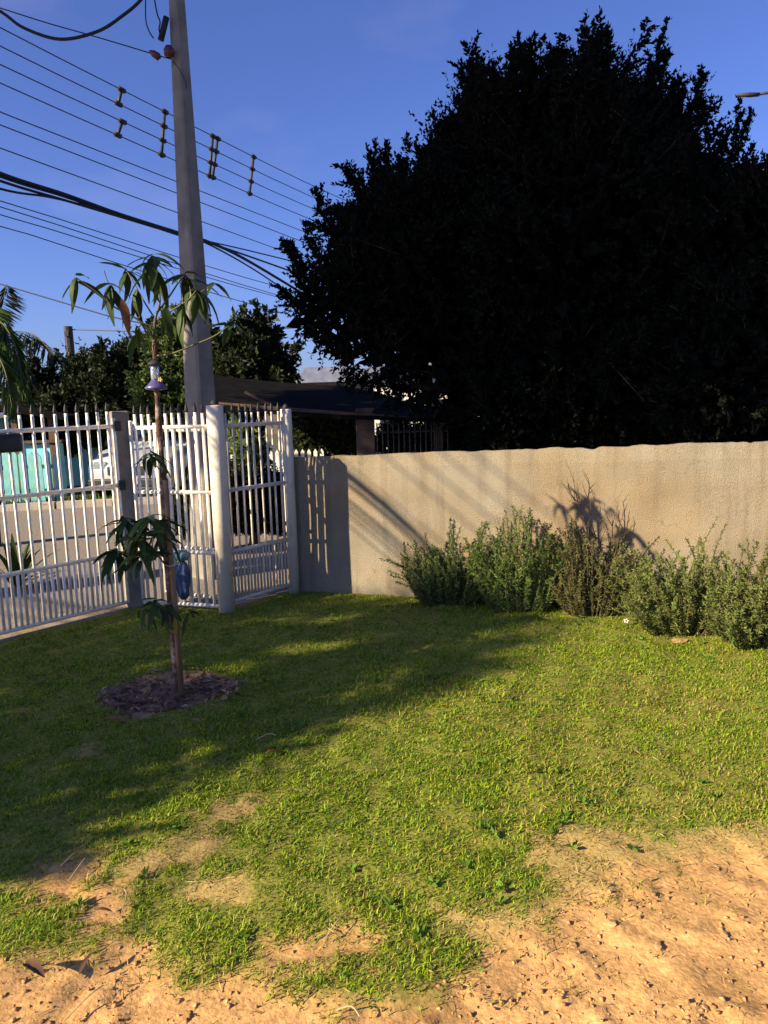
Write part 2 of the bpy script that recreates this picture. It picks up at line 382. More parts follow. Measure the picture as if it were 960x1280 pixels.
# ------------------------------------------------------------------ grass
def grass_blades():
    bands = [(0.9, 2.6, 24000, 0.0042), (2.6, 3.6, 18000, 0.0050), (3.6, 4.8, 12000, 0.0060), (4.8, 7.0, 7000, 0.0072)]
    Ps = []; Ws = []
    for y0, y1, den, w in bands:
        xm = 0.56 * y1 + 0.9
        n = int(den * (y1 - y0) * 2 * xm)
        X = rng.uniform(-xm, xm, n); Y = rng.uniform(y0, y1, n)
        keep = np.abs(X) < 0.56 * Y + 0.75
        Ps.append(np.stack([X[keep], Y[keep]], -1)); Ws.append(np.full(keep.sum(), w))
    P = np.concatenate(Ps); W = np.concatenate(Ws); X, Y = P[:, 0], P[:, 1]
    d = masks(X, Y); dirt, dry, mul, r = d
    fsd = fence_side(X, Y)
    tuft = fbm(X * 14 + 3, Y * 14, 3)
    thin = sstep(0.62, 0.35, fbm(X * 3.3 + 7, Y * 3.3, 3))
    prob = (1 - dirt) ** 1.1 * (1 - 0.62 * dry) * (1 - mul) * (0.45 + 0.75 * sstep(0.3, 0.62, tuft)) * (0.72 + 0.28 * thin)
    edge = np.where((dirt > 0.9) & (tuft > 0.66), 0.10, 0)
    strip_d = (X < POST_L.x + 0.1) & (fsd > -0.14 + 0.16 * (vnoise(X * 6, Y * 6) - .5))
    k = (rng.random(len(X)) < prob + edge) & (fsd < -0.015) & ~strip_d
    X, Y, W = X[k], Y[k], W[k]; dirt, dry, mul, r = (a[k] for a in d); tuft = tuft[k]
    Z = lawn_z(X, Y, (dirt, dry, mul, r)) - 0.004
    n = len(X); P = np.stack([X, Y, Z], -1)
    big = fbm(X * 2.0 + 31, Y * 2.0 + 8, 3)
    L = (0.0135 + 0.0155 * rng.random(n)) * (0.70 + 0.60 * tuft) * (1 - 0.35 * dry) * (0.8 + 0.5 * big)
    long = rng.random(n) < 0.03; L = np.where(long, L * 1.7, L)
    a = rng.uniform(0, 2 * np.pi, n); lean = np.clip(rng.normal(1.0, 0.38, n), 0.05, 1.5) + dry * 0.25
    hd = np.stack([np.cos(a), np.sin(a), np.zeros(n)], -1)
    d1 = hd * np.sin(lean * 0.55)[:, None]; d1[:, 2] = np.cos(lean * 0.55)
    d2 = hd * np.sin(lean * 1.35)[:, None]; d2[:, 2] = np.cos(lean * 1.35)
    ta = a + np.pi / 2 + rng.normal(0, 0.5, n); S = np.stack([np.cos(ta), np.sin(ta), np.zeros(n)], -1)
    m = P + d1 * (L * 0.5)[:, None]; t = m + d2 * (L * 0.55)[:, None]; w = W[:, None]
    V = np.stack([P - S * w * .5, P + S * w * .5, m + S * w * .42, m - S * w * .42, t], 1).reshape(-1, 3)
    b = np.arange(n) * 5
    Fq = np.stack([b, b + 1, b + 2, b + 3], -1); Ft = np.stack([b + 3, b + 2, b + 4], -1)
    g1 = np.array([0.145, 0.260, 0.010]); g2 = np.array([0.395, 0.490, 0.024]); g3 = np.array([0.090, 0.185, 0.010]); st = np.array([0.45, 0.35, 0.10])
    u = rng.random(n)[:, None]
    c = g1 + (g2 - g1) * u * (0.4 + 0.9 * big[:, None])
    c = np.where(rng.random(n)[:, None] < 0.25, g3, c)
    pd = np.clip(0.05 + 0.75 * dry + 0.7 * dirt + 0.30 * sstep(0.5, 0.72, fbm(X * 1.3 + 50, Y * 1.3, 3)) * sstep(-1.5, 1.5, X), 0, 0.92)
    isd = rng.random(n) < pd
    c = np.where(isd[:, None], st * (0.6 + 0.5 * rng.random((n, 1))), c)
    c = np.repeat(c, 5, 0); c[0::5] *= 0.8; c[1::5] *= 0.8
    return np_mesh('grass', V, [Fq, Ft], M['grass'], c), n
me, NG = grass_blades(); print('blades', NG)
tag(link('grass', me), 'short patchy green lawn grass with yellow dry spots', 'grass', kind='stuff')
# grass on the far verge of the road
def verge_grass():
    n = 9000; s = rng.uniform(-3, 15, n); t = rng.uniform(0.12, 1.0, n) ** 1.3
    P = np.array(EA)[None] + np.array(ev)[None] * s[:, None] - np.array(en)[None] * t[:, None]; P[:, 2] = -0.046
    D = norm(np.stack([rng.normal(0, .35, n), rng.normal(0, .35, n), np.ones(n)], -1))
    V, Fq = leaf_quads(P, D, rng.uniform(.05, .20, n), 0.022, 0.05)
    c = np.array([0.10, 0.16, 0.03]) * (0.5 + rng.random((n, 1))); c = np.repeat(c, 4, 0)
    tag(link('verge_grass', np_mesh('verge_grass', V, [Fq], M['grass'], c)), 'strip of long green grass along the far side of the road', 'grass', kind='stuff')
verge_grass()

# crumbs of earth and small clods lying on the bare ground: uncountable
def crumbs():
    n = 130000; X = rng.uniform(-2.6, 3.4, n); Y = rng.uniform(1.0, 3.6, n); d = masks(X, Y)
    cl = fbm(X * 4 + 70, Y * 4, 3)
    k = (d[0] > 0.5) & (rng.random(n) < 0.28 * (0.15 + 1.6 * sstep(0.4, 0.7, cl))); X, Y = X[k], Y[k]; n = len(X)
    Z = lawn_z(X, Y)
    base = np.array([(1, 1, 1), (1, -1, -1), (-1, 1, -1), (-1, -1, 1), (1.2, .2, .1), (-.2, 1.1, .2), (.1, -.2, 1.1), (-1.1, -.1, -.3)], float)
    oc = np.array([(1, 0, 0), (-1, 0, 0), (0, 1, 0), (0, -1, 0), (0, 0, 1), (0, 0, -1)], float)
    of = np.array([(0, 2, 4), (2, 1, 4), (1, 3, 4), (3, 0, 4), (2, 0, 5), (1, 2, 5), (3, 1, 5), (0, 3, 5)])
    s = 0.0016 + 0.0085 * rng.random(n) ** 5
    v = oc[None] * (0.6 + 0.8 * rng.random((n, 6, 1))) + rng.normal(0, .18, (n, 6, 3)); v[..., 2] *= 0.65
    v = v * s[:, None, None] + np.stack([X, Y, Z + s * 0.25], -1)[:, None]
    F = (of[None] + (np.arange(n) * 6)[:, None, None]).reshape(-1, 3)
    c = np.array([0.42, 0.24, 0.105]) * (0.65 + 0.6 * rng.random((n, 1))); c = np.repeat(c, 6, 0)
    print('crumbs', n)
    tag(link('dirt_crumbs', np_mesh('dirt_crumbs', v.reshape(-1, 3), [F], soil_material(), c)), 'loose crumbs of orange earth scattered over the bare ground', 'dirt', kind='stuff')
crumbs()

# ================================================================== WALL
def build_wall():
    L = (WALL_B - WALL_A).length + 3.2; nseg = 420; T = 0.15
    ang = math.atan2(wd.y, wd.x)
    root = thing('garden_wall', 'low plastered beige garden wall with rough uneven top behind the bushes', 'wall', WALL_A, ang)
    def top(s): return 1.190 + 0.026 * s + 0.020 * (float(fbm(np.array(s * 2.0), np.array(2.2), 4)) - 0.5) + 0.022 * (float(fbm(np.array(s * 11.0), np.array(8.0), 3)) - .5) - 0.022 * max(0.0, float(vnoise(s * 9.0, 21.0)) - .78) / .22
    b = MB(); nz = 12
    for i in range(nseg + 1):
        s = L * i / nseg; h = top(s)
        bul = lambda z: 0.010 * (float(fbm(np.array(s * 2.1 + 3), np.array(z * 2.1), 3)) - 0.5) * 2
        for k in range(nz + 1):
            z = -0.1 + (h + 0.1) * k / nz; b.v.append(Vector((s, bul(z) + (0.012 if k == nz else 0), z)))
        b.v.append(Vector((s, T, h - 0.006))); b.v.append(Vector((s, T, -0.1)))
    st = nz + 3
    for i in range(nseg):
        for k in range(st - 1):
            a = i * st + k; b.f.append((a, a + st, a + st + 1, a + 1))
    b.f.append(tuple(range(st))); b.f.append(tuple(nseg * st + k for k in range(st))[::-1])
    m = mat('wall_plaster', (0.215, 0.190, 0.141), (0.290, 0.260, 0.196), 2.6, 0.95, 0.15, 0.5, 130, thr=(0.3, 0.72), detail=9)
    n = m.node_tree.nodes; l = m.node_tree.links; bs = n['Principled BSDF']; src = bs.inputs['Base Color'].links[0].from_socket
    # grime running down from the coping and splash stains at the foot
    tc = n.new('ShaderNodeTexCoord'); mp = n.new('ShaderNodeMapping'); mp.inputs['Scale'].default_value = (7, 7, 0.6); l.new(tc.outputs['Object'], mp.inputs[0])
    no = n.new('ShaderNodeTexNoise'); no.inputs['Scale'].default_value = 1.4; no.inputs['Detail'].default_value = 7; l.new(mp.outputs[0], no.inputs['Vector'])
    sp = n.new('ShaderNodeTexNoise'); sp.inputs['Scale'].default_value = 85; sp.inputs['Detail'].default_value = 4; l.new(tc.outputs['Object'], sp.inputs['Vector'])
    r1 = n.new('ShaderNodeMapRange'); r1.inputs[1].default_value = 0.5; r1.inputs[2].default_value = 0.8; r1.inputs[3].default_value = 1.0; r1.inputs[4].default_value = 0.66; l.new(no.outputs['Fac'], r1.inputs[0])
    bn = n.new('ShaderNodeTexNoise'); bn.inputs['Scale'].default_value = 0.75; bn.inputs['Detail'].default_value = 8; bn.inputs['Roughness'].default_value = .62; l.new(tc.outputs['Object'], bn.inputs['Vector'])
    br_ = n.new('ShaderNodeMapRange'); br_.inputs[1].default_value = .42; br_.inputs[2].default_value = .62; l.new(bn.outputs['Fac'], br_.inputs[0])
    bm2 = n.new('ShaderNodeMix'); bm2.data_type = 'RGBA'; bm2.blend_type = 'MULTIPLY'; bm2.inputs[7].default_value = (1.0, .86, .68, 1); l.new(br_.outputs[0], bm2.inputs[0]); l.new(src, bm2.inputs[6]); src = bm2.outputs[2]
    r2 = n.new('ShaderNodeMapRange'); r2.inputs[1].default_value = 0.3; r2.inputs[2].default_value = 0.7; r2.inputs[3].default_value = 0.86; r2.inputs[4].default_value = 1.10; l.new(sp.outputs['Fac'], r2.inputs[0])
    mu = n.new('ShaderNodeMath'); mu.operation = 'MULTIPLY'; l.new(r1.outputs[0], mu.inputs[0]); l.new(r2.outputs[0], mu.inputs[1])
    mx = n.new('ShaderNodeMix'); mx.data_type = 'RGBA'; mx.blend_type = 'MULTIPLY'; mx.inputs[0].default_value = 1; l.new(src, mx.inputs[6]); l.new(mu.outputs[0], mx.inputs[7]); l.new(mx.outputs[2], bs.inputs['Base Color'])
    vo = n.new('ShaderNodeTexVoronoi'); vo.feature = 'DISTANCE_TO_EDGE'; vo.inputs['Scale'].default_value = 1.7; vw = n.new('ShaderNodeTexNoise'); vw.inputs['Scale'].default_value = 5; vw.inputs['Detail'].default_value = 6
    l.new(tc.outputs['Object'], vw.inputs['Vector']); va = n.new('ShaderNodeVectorMath'); va.operation = 'MULTIPLY_ADD'; va.inputs[1].default_value = (.35, .35, .35); l.new(vw.outputs['Color'], va.inputs[0]); l.new(tc.outputs['Object'], va.inputs[2]); l.new(va.outputs[0], vo.inputs['Vector'])
    cr2 = n.new('ShaderNodeMapRange'); cr2.inputs[1].default_value = 0.0; cr2.inputs[2].default_value = 0.006; cr2.inputs[3].default_value = 0.72; cr2.inputs[4].default_value = 1.0; l.new(vo.outputs['Distance'], cr2.inputs[0])
    cm = n.new('ShaderNodeTexNoise'); cm.inputs['Scale'].default_value = 1.1; l.new(tc.outputs['Object'], cm.inputs['Vector']); cmr = n.new('ShaderNodeMapRange'); cmr.inputs[1].default_value = .5; cmr.inputs[2].default_value = .56; l.new(cm.outputs['Fac'], cmr.inputs[0])
    lm_ = n.new('ShaderNodeMix'); lm_.data_type = 'FLOAT'; lm_.inputs[2].default_value = 1.0; l.new(cmr.outputs[0], lm_.inputs[0]); l.new(cr2.outputs[0], lm_.inputs[3])
    mx2 = n.new('ShaderNodeMix'); mx2.data_type = 'RGBA'; mx2.blend_type = 'MULTIPLY'; mx2.inputs[0].default_value = 1; l.new(mx.outputs[2], mx2.inputs[6]); l.new(lm_.outputs[0], mx2.inputs[7]); l.new(mx2.outputs[2], bs.inputs['Base Color'])
    b.build('wall_body', m, root, smooth=False)
build_wall()

# ================================================================== FENCES AND GATES
def picket_meshes(r, z0, z1, m, seg=8):
    return MB().tube([(0, 0, z0), (0, 0, z1)], r, seg).mesh('picket', m, True)
tip_mesh = MB().lathe([(0.011, 0), (0.016, 0.014), (0.013, 0.035), (0.006, 0.06), (0.001, 0.078)], 8).mesh('spear_tip', M['tip'], True)
def picket_panel(name, label, cat, A, B, rails, npk, ndense, m, top=1.63, rr=0.017, rp=0.0125, tips=True, stiles=(True, True), margin=0.05):
    d = B - A; L = d.length
    t = thing(name, label, cat, (A.x, A.y, 0), math.atan2(d.y, d.x))
    for z in rails:
        MB().tube([(0.0, 0, z), (L, 0, z)], rr, 10).build('rail', m, t, True)
    pk = picket_meshes(rp, rails[0], top, m); dn = picket_meshes(rp * 0.95, rails[0], rails[1], m)
    xs_ = [margin + (L - 2 * margin) * i / (npk - 1) for i in range(npk)]
    for x in xs_:
        o = link('picket', pk, t, (x, random.uniform(-.002, .002), random.uniform(-.004, .004)))
        o.rotation_euler = (random.uniform(-.003, .003), random.uniform(-.004, .004), 0)
        if tips: link('spear_tip', tip_mesh, o, (0, 0, top))
    if ndense:
        for i in range(npk - 1):
            link('short_picket', dn, t, ((xs_[i] + xs_[i + 1]) / 2, 0, 0)).rotation_euler = (random.uniform(-.006, .006), random.uniform(-.006, .006), 0)
    for k, x in enumerate((0.0, L)):
        if stiles[k]: MB().tube([(x, 0, rails[0] - 0.01), (x, 0, top - 0.05)], rr, 10).build('stile', m, t, True)
    return t
gl = (POST_L - GATE_FAR).length
gate_end = POST_L - gdir * 0.07 - Vector((gdir.y, -gdir.x, 0)) * -0.03
picket_panel('driveway_gate', 'long white metal picket gate with dark spear tips at the left edge', 'gate', GATE_FAR, gate_end,
             [0.055, 0.475, 1.04, 1.52], int(gl / 0.088), True, M['white'], top=1.635)
pdir = (POST_M - POST_L).normalized()
picket_panel('picket_fence', 'white metal picket fence panel in front of the concrete utility pole', 'fence', POST_L + pdir * 0.10, POST_M - pdir * 0.06,
             [0.045, 0.485, 0.975, 1.50], 10, False, M['white'], top=1.61)
back = Vector((-pdir.y, pdir.x, 0))
picket_panel('gate_leaf', 'second white picket gate leaf standing behind the fence panel', 'gate', POST_L + pdir * 0.12 + back * 0.30, POST_M - pdir * 0.10 + back * 0.16,
             [0.06, 0.47, 0.95, 1.47], 8, False, M['white'], top=1.58, tips=False)
wdir = (POST_R - POST_M).normalized()
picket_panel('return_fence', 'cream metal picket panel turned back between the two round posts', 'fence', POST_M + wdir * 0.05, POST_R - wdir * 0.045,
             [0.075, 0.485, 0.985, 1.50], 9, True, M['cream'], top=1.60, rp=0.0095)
def round_post(name, label, P, r, h, m):
    t = thing(name, label, 'post', (P.x, P.y, 0))
    MB().lathe([(r, -0.1), (r, h - 0.01), (r * 0.92, h)], 20).build('shaft', m, t, True)
    MB().lathe([(r * 0.5, h), (r * 0.55, h + 0.012), (r * 0.42, h + 0.03), (0.004, h + 0.045)], 12).build('cap', M['tip'], t, True)
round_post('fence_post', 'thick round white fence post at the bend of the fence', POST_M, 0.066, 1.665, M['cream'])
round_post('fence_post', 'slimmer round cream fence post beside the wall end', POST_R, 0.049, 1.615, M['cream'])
cp = thing('concrete_post', 'square grey concrete post between driveway gate and fence panel', 'post', (POST_L.x, POST_L.y, 0), R(28))
MB().box((0, 0, 0.77), (0.135, 0.135, 1.74)).build('shaft', M['concrete'], cp, bevel=0.012)
MB().box((-0.03, -0.075, 1.52), (0.05, 0.018, 0.08)).build('hinge_plate', M['tip'], cp)
MB().box((-0.03, -0.075, 1.04), (0.05, 0.018, 0.08)).build('hinge_plate', M['tip'], cp)
# black box on the gate
p0 = at(2, 554, 1.0); gq = None
d = ray(4, 554); nrm = Vector((gdir.y, -gdir.x, 0)); tt = (GATE_FAR.dot(nrm)) / d.dot(nrm); pb = Vector((0, 0, H)) + d * tt
bx = thing('gate_box', 'black rounded box fixed under the top rail of the gate', 'box', (pb.x, pb.y, pb.z), math.atan2(gdir.y, gdir.x))
MB().box((-0.06, -0.045, 0), (0.34, 0.07, 0.135)).build('casing', M['black'], bx, bevel=0.02)
MB().box((-0.06, -0.083, 0.0), (0.28, 0.008, 0.09)).build('front_cover', M['black'], bx, bevel=0.003)
# blue bag hanging on the lower rail of the fence panel
bp_ = at(232, 694, POST_M.y + 0.02); dd = ray(231, 694); nn = Vector((pdir.y, -pdir.x, 0)); tt = ((POST_L - Vector((0, 0, 0))).dot(nn)) / dd.dot(nn); bp_ = dd * tt; bp_.z += H
bg_ = thing('hanging_bag', 'crumpled blue bag with teal knotted top hanging on the fence rail', 'bag', bp_ + nn * 0.05)
def crumple(prof, seg, amp, sx=1.0, sy=0.6):
    b = MB().lathe(prof, seg)
    for i, v in enumerate(b.v):
        k = 1 + amp * (random.random() - .5) * 2 + 0.22 * math.sin(i % seg * 2.4); v.x *= k * sx; v.y *= k * sy
    return b
crumple([(0.02, -0.36), (0.035, -0.33), (0.052, -0.27), (0.058, -0.20), (0.062, -0.14), (0.055, -0.09), (0.035, -0.055), (0.018, -0.035)], 16, 0.22).build('bag_body', M['blue'], bg_, True)
crumple([(0.016, -0.04), (0.045, -0.03), (0.062, 0.0), (0.058, 0.03), (0.03, 0.05), (0.005, 0.055)], 14, 0.15).build('bag_top', M['aqua'], bg_, True)
MB().tube([(0, 0, 0.05), (0, 0.02, 0.07), (0, 0.055, 0.075), (0, 0.075, 0.05)], 0.004, 6).build('hook', M['tip'], bg_)

# ================================================================== UTILITY POLE AND WIRES
PY = 7.4
def pole_pts(py): return at(0, py, PY).z
zb = -0.2; zt = 8.8
pL0, pR0 = at(230, 510, PY), at(272, 510, PY); pL1, pR1 = at(210, 0, PY), at(232, 0, PY)
def pole_at(z):
    f = (z - pL0.z) / (pL1.z - pL0.z); a = pL0.lerp(pL1, f); b = pR0.lerp(pR1, f)
    return (a.x + b.x) / 2, (b.x - a.x)
pole = thing('utility_pole', 'tall tapered concrete utility pole behind the fence panel', 'utility pole', (pole_at(0)[0], PY, 0))
b = MB(); ang = R(-38)
for z in (zb, 1.0, 2.5, 4.0, 5.5, 7.0, zt):
    cx, w = pole_at(z); w = max(w, 0.10); a_ = w * 0.74; c_ = w * 0.66
    for sx, sy in ((-1, -1), (1, -1), (1, 1), (-1, 1)):
        for q in ((1, .8), (.8, 1)) if sx * sy > 0 else ((.8, 1), (1, .8)):
            x = sx * a_ / 2 * q[0]; y = sy * c_ / 2 * q[1]
            b.v.append(Vector((cx - pole.location.x + x * math.cos(ang) - y * math.sin(ang), x * math.sin(ang) + y * math.cos(ang), z)))
for i in range(6):
    for k in range(8):
        a_ = i * 8 + k; c_ = i * 8 + (k + 1) % 8; b.f.append((a_, c_, c_ + 8, a_ + 8))
b.f.append(tuple(48 + k for k in range(8)))
b.build('shaft', M['pole'], pole)
tz = at(216, 72, PY); MB().lathe([(0.02, -0.05), (0.045, -0.035), (0.05, 0.01), (0.03, 0.045), (0.01, 0.05)], 12, tz - pole.location + Vector((0.0, -0.12, 0))).build('insulator', M['red'], pole, True)
tz = at(208, 42, PY) - pole.location + Vector((0, -0.08, 0))
MB().tube([tz + Vector((-0.035, 0, -0.09)), tz + Vector((0.03, 0, 0.10))], 0.028, 10).build('splice_box', M['cable'], pole, True)
def px_curve(pts, Y): return [at(x, y, Y) for x, y in pts]
def smooth_pts(P, n=8):
    out = []
    for i in range(len(P) - 1):
        p0, p1, p2, p3 = P[max(i - 1, 0)], P[i], P[i + 1], P[min(i + 2, len(P) - 1)]
        for k in range(n):
            t = k / n; out.append(0.5 * ((2 * p1) + (p2 - p0) * t + (2 * p0 - 5 * p1 + 4 * p2 - p3) * t * t + (3 * p1 - p0 - 3 * p2 + p3) * t ** 3))
    return out + [P[-1]]
def cable(name, label, pts, r, m='cable', group=None):
    tag(MB().tube(pts, r, 6).build(name, M[m], None, True), label, 'cable', group)
cable('slack_cable', 'thick black slack cable looping at the top left of the sky', smooth_pts(px_curve([(-60, -20), (0, 14), (30, 35), (75, 49), (120, 40), (150, 22), (180, -5), (214, -60)], 7.3)), 0.014)
cable('service_wire', 'thin service wire ending at the red insulators on the pole', smooth_pts(px_curve([(-60, -8), (0, 10), (60, 29), (120, 46), (190, 67), (214, 74)], 7.28)), 0.005)
ins = MB().tube([at(187, 64, 7.27), at(192, 67, 7.27), at(198, 71, 7.27), at(201, 71, 7.27)], [0.012, 0.03, 0.034, 0.012], 10)
tag(ins.build('strain_insulator', M['red'], None, True), 'small red strain insulator on the wire left of the pole', 'insulator')
cable('drop_wire', 'thin black wire dangling left of the pole top', smooth_pts(px_curve([(183, -30), (182, 20), (186, 38), (192, 48)], 7.3)), 0.006)
cable('drop_wire', 'bent black wire hanging close against the pole top', smooth_pts(px_curve([(188, -30), (196, 15), (200, 27), (199, 38), (204, 52)], 7.3)), 0.007)
cable('drop_wire', 'thin wire sagging across the pole face below the red insulator', smooth_pts([at(216, 76, 7.2), at(225, 88, 7.22), at(232, 103, 7.24), at(233, 112, 7.25)]), 0.004)
# street wires: they hang in the vertical plane of the wire run beyond the fence
WQ = Vector((-7.7, 1.4, 0)); WD = Vector((0.37, 0.93, 0)).normalized(); WN = Vector((WD.y, -WD.x, 0))
def on_run(px, py, off=0.0):
    d = ray(px, py); t = (WQ + WN * off).dot(WN) / d.dot(WN); p = d * t; p.z += H
    return p
def run_wire(a, b_, r, label, name='overhead_wire', group=None, off=0.0, back=13.0, fwd=16.0, m='wire'):
    A, B = on_run(*a, off), on_run(*b_, off); d = (B - A).normalized(); slope = d.z / math.hypot(d.x, d.y)
    pts = []
    for s in np.linspace(-back, (B - A).length + fwd, 26):
        p = A + d * s
        if s < 0: p.z = A.z + slope * s * 0.15
        if s > (B - A).length: p.z += 0.004 * (s - (B - A).length) ** 2
        pts.append(p)
    cable(name, label, pts, r, m, group)
    return A, B
UP = [((0, 35), (317, 196)), ((0, 58), (317, 212)), ((0, 81), (317, 228)), ((0, 104), (317, 244))]
names = ['topmost', 'second from top', 'third from top', 'fourth from top']
lines = []
for (a, b_), nme in zip(UP, names):
    lines.append(run_wire(a, b_, 0.008, nme + ' of the thin overhead wires joined by upright spacers', group='spaced overhead wires'))
for a, b_, w in (((0, 140), (373, 287), 'upper'), ((0, 156), (362, 296), 'middle'), ((0, 185), (362, 317), 'lower')):
    run_wire(a, b_, 0.008, w + ' of the three thin wires below the spaced wires', group='plain overhead wires')
def line_at(k, px):
    (a, b_) = UP[k]; t = (px - a[0]) / (b_[0] - a[0]); return on_run(px, a[1] + (b_[1] - a[1]) * t)
sp_txt = ['leftmost short line spacer hanging from the two upper wires', None, None, None, None]
def spacer(px0, px1, k0, k1, label):
    pa = line_at(k0, px0); pb2 = line_at(k1, px1)
    t = thing('line_spacer', label, 'spacer', pa, 0, 'spacers between the overhead wires')
    dirv = (pb2 - pa)
    MB().tube([dirv * -0.05, dirv * 1.06], 0.024, 8).build('rod', M['tip'], t, True)
    for k in range(k0, k1 + 1):
        f = (k - k0) / max(1, (k1 - k0)); c = line_at(k, px0 + (px1 - px0) * f) - pa
        MB().tube([c - WD * 0.06, c + WD * 0.06], 0.036, 8).build('clamp', M['tip'], t, True)
spacer(152, 148, 0, 1, 'leftmost upright spacer on the two topmost overhead wires')
spacer(153, 147, 2, 3, 'short lower spacer left of the pole, below another spacer')
spacer(206, 202, 0, 3, 'long upright wire spacer just left of the pole')
spacer(266, 262, 0, 3, 'long upright wire spacer nearest the pole on its right')
spacer(272, 266, 0, 3, 'right one of the close pair of wire spacers right of pole')
spacer(317, 312, 0, 3, 'rightmost long wire spacer nearest the big tree')
# telecom bundle and lower lines
def bundle(name, label, strands):
    t = thing(name, label, 'cable')
    for pts, r in strands:
        e_ = (pts[0] - pts[1]); e_.z = 0; e_.normalize(); pts = [pts[0] + e_ * 6 + Vector((-9, 3, .8)), pts[0] + e_ * 6.2 + Vector((-3, .5, .2)), pts[0] + e_ * 5 + Vector((-.2, 0, -.02)), pts[0] + e_ * 2.5 + Vector((0, 0, -.05))] + pts
        MB().tube(smooth_pts(pts), r, 6).build('strand', M['cable'], t, True)
bundle('cable_bundle', 'sagging bundle of black telephone cables passing the pole', [
    ([on_run(x, y, 1.2) for x, y in ((-150, 155), (0, 217), (80, 243), (150, 268), (223, 291), (262, 303), (310, 326), (400, 380))], 0.022),
    ([on_run(x, y, 1.2) for x, y in ((-150, 170), (0, 226), (80, 250), (150, 271), (223, 293), (262, 304), (310, 320), (400, 352))], 0.014),
    ([on_run(x, y, 1.2) for x, y in ((-150, 190), (0, 236), (60, 246), (110, 258), (160, 273), (223, 294), (262, 306), (330, 345), (400, 395))], 0.012),
    ([on_run(x, y, 1.2) for x, y in ((-150, 160), (0, 221), (80, 246), (150, 270), (223, 292), (262, 302), (310, 313), (400, 335))], 0.010)])
for a, b_, w in (((0, 250), (180, 308), 'uppermost'), ((0, 257), (190, 320), 'second'), ((0, 267), (167, 319), 'third'), ((0, 281), (125, 322), 'lowest')):
    run_wire(a, b_, 0.006, w + ' of the low wires under the black cable bundle', group='low wires', off=1.4)
cable('low_wire', 'single low wire running down behind the sapling crown', [at(-80, 325, 14), at(0, 355, 14), at(135, 395, 14), at(340, 440, 14)], 0.012, 'wire')
cable('level_wire', 'level thin wire from the short dark post above the trees', [at(88, 412, 20), at(200, 415, 20), at(365, 410, 20), at(600, 405, 20)], 0.014, 'wire')

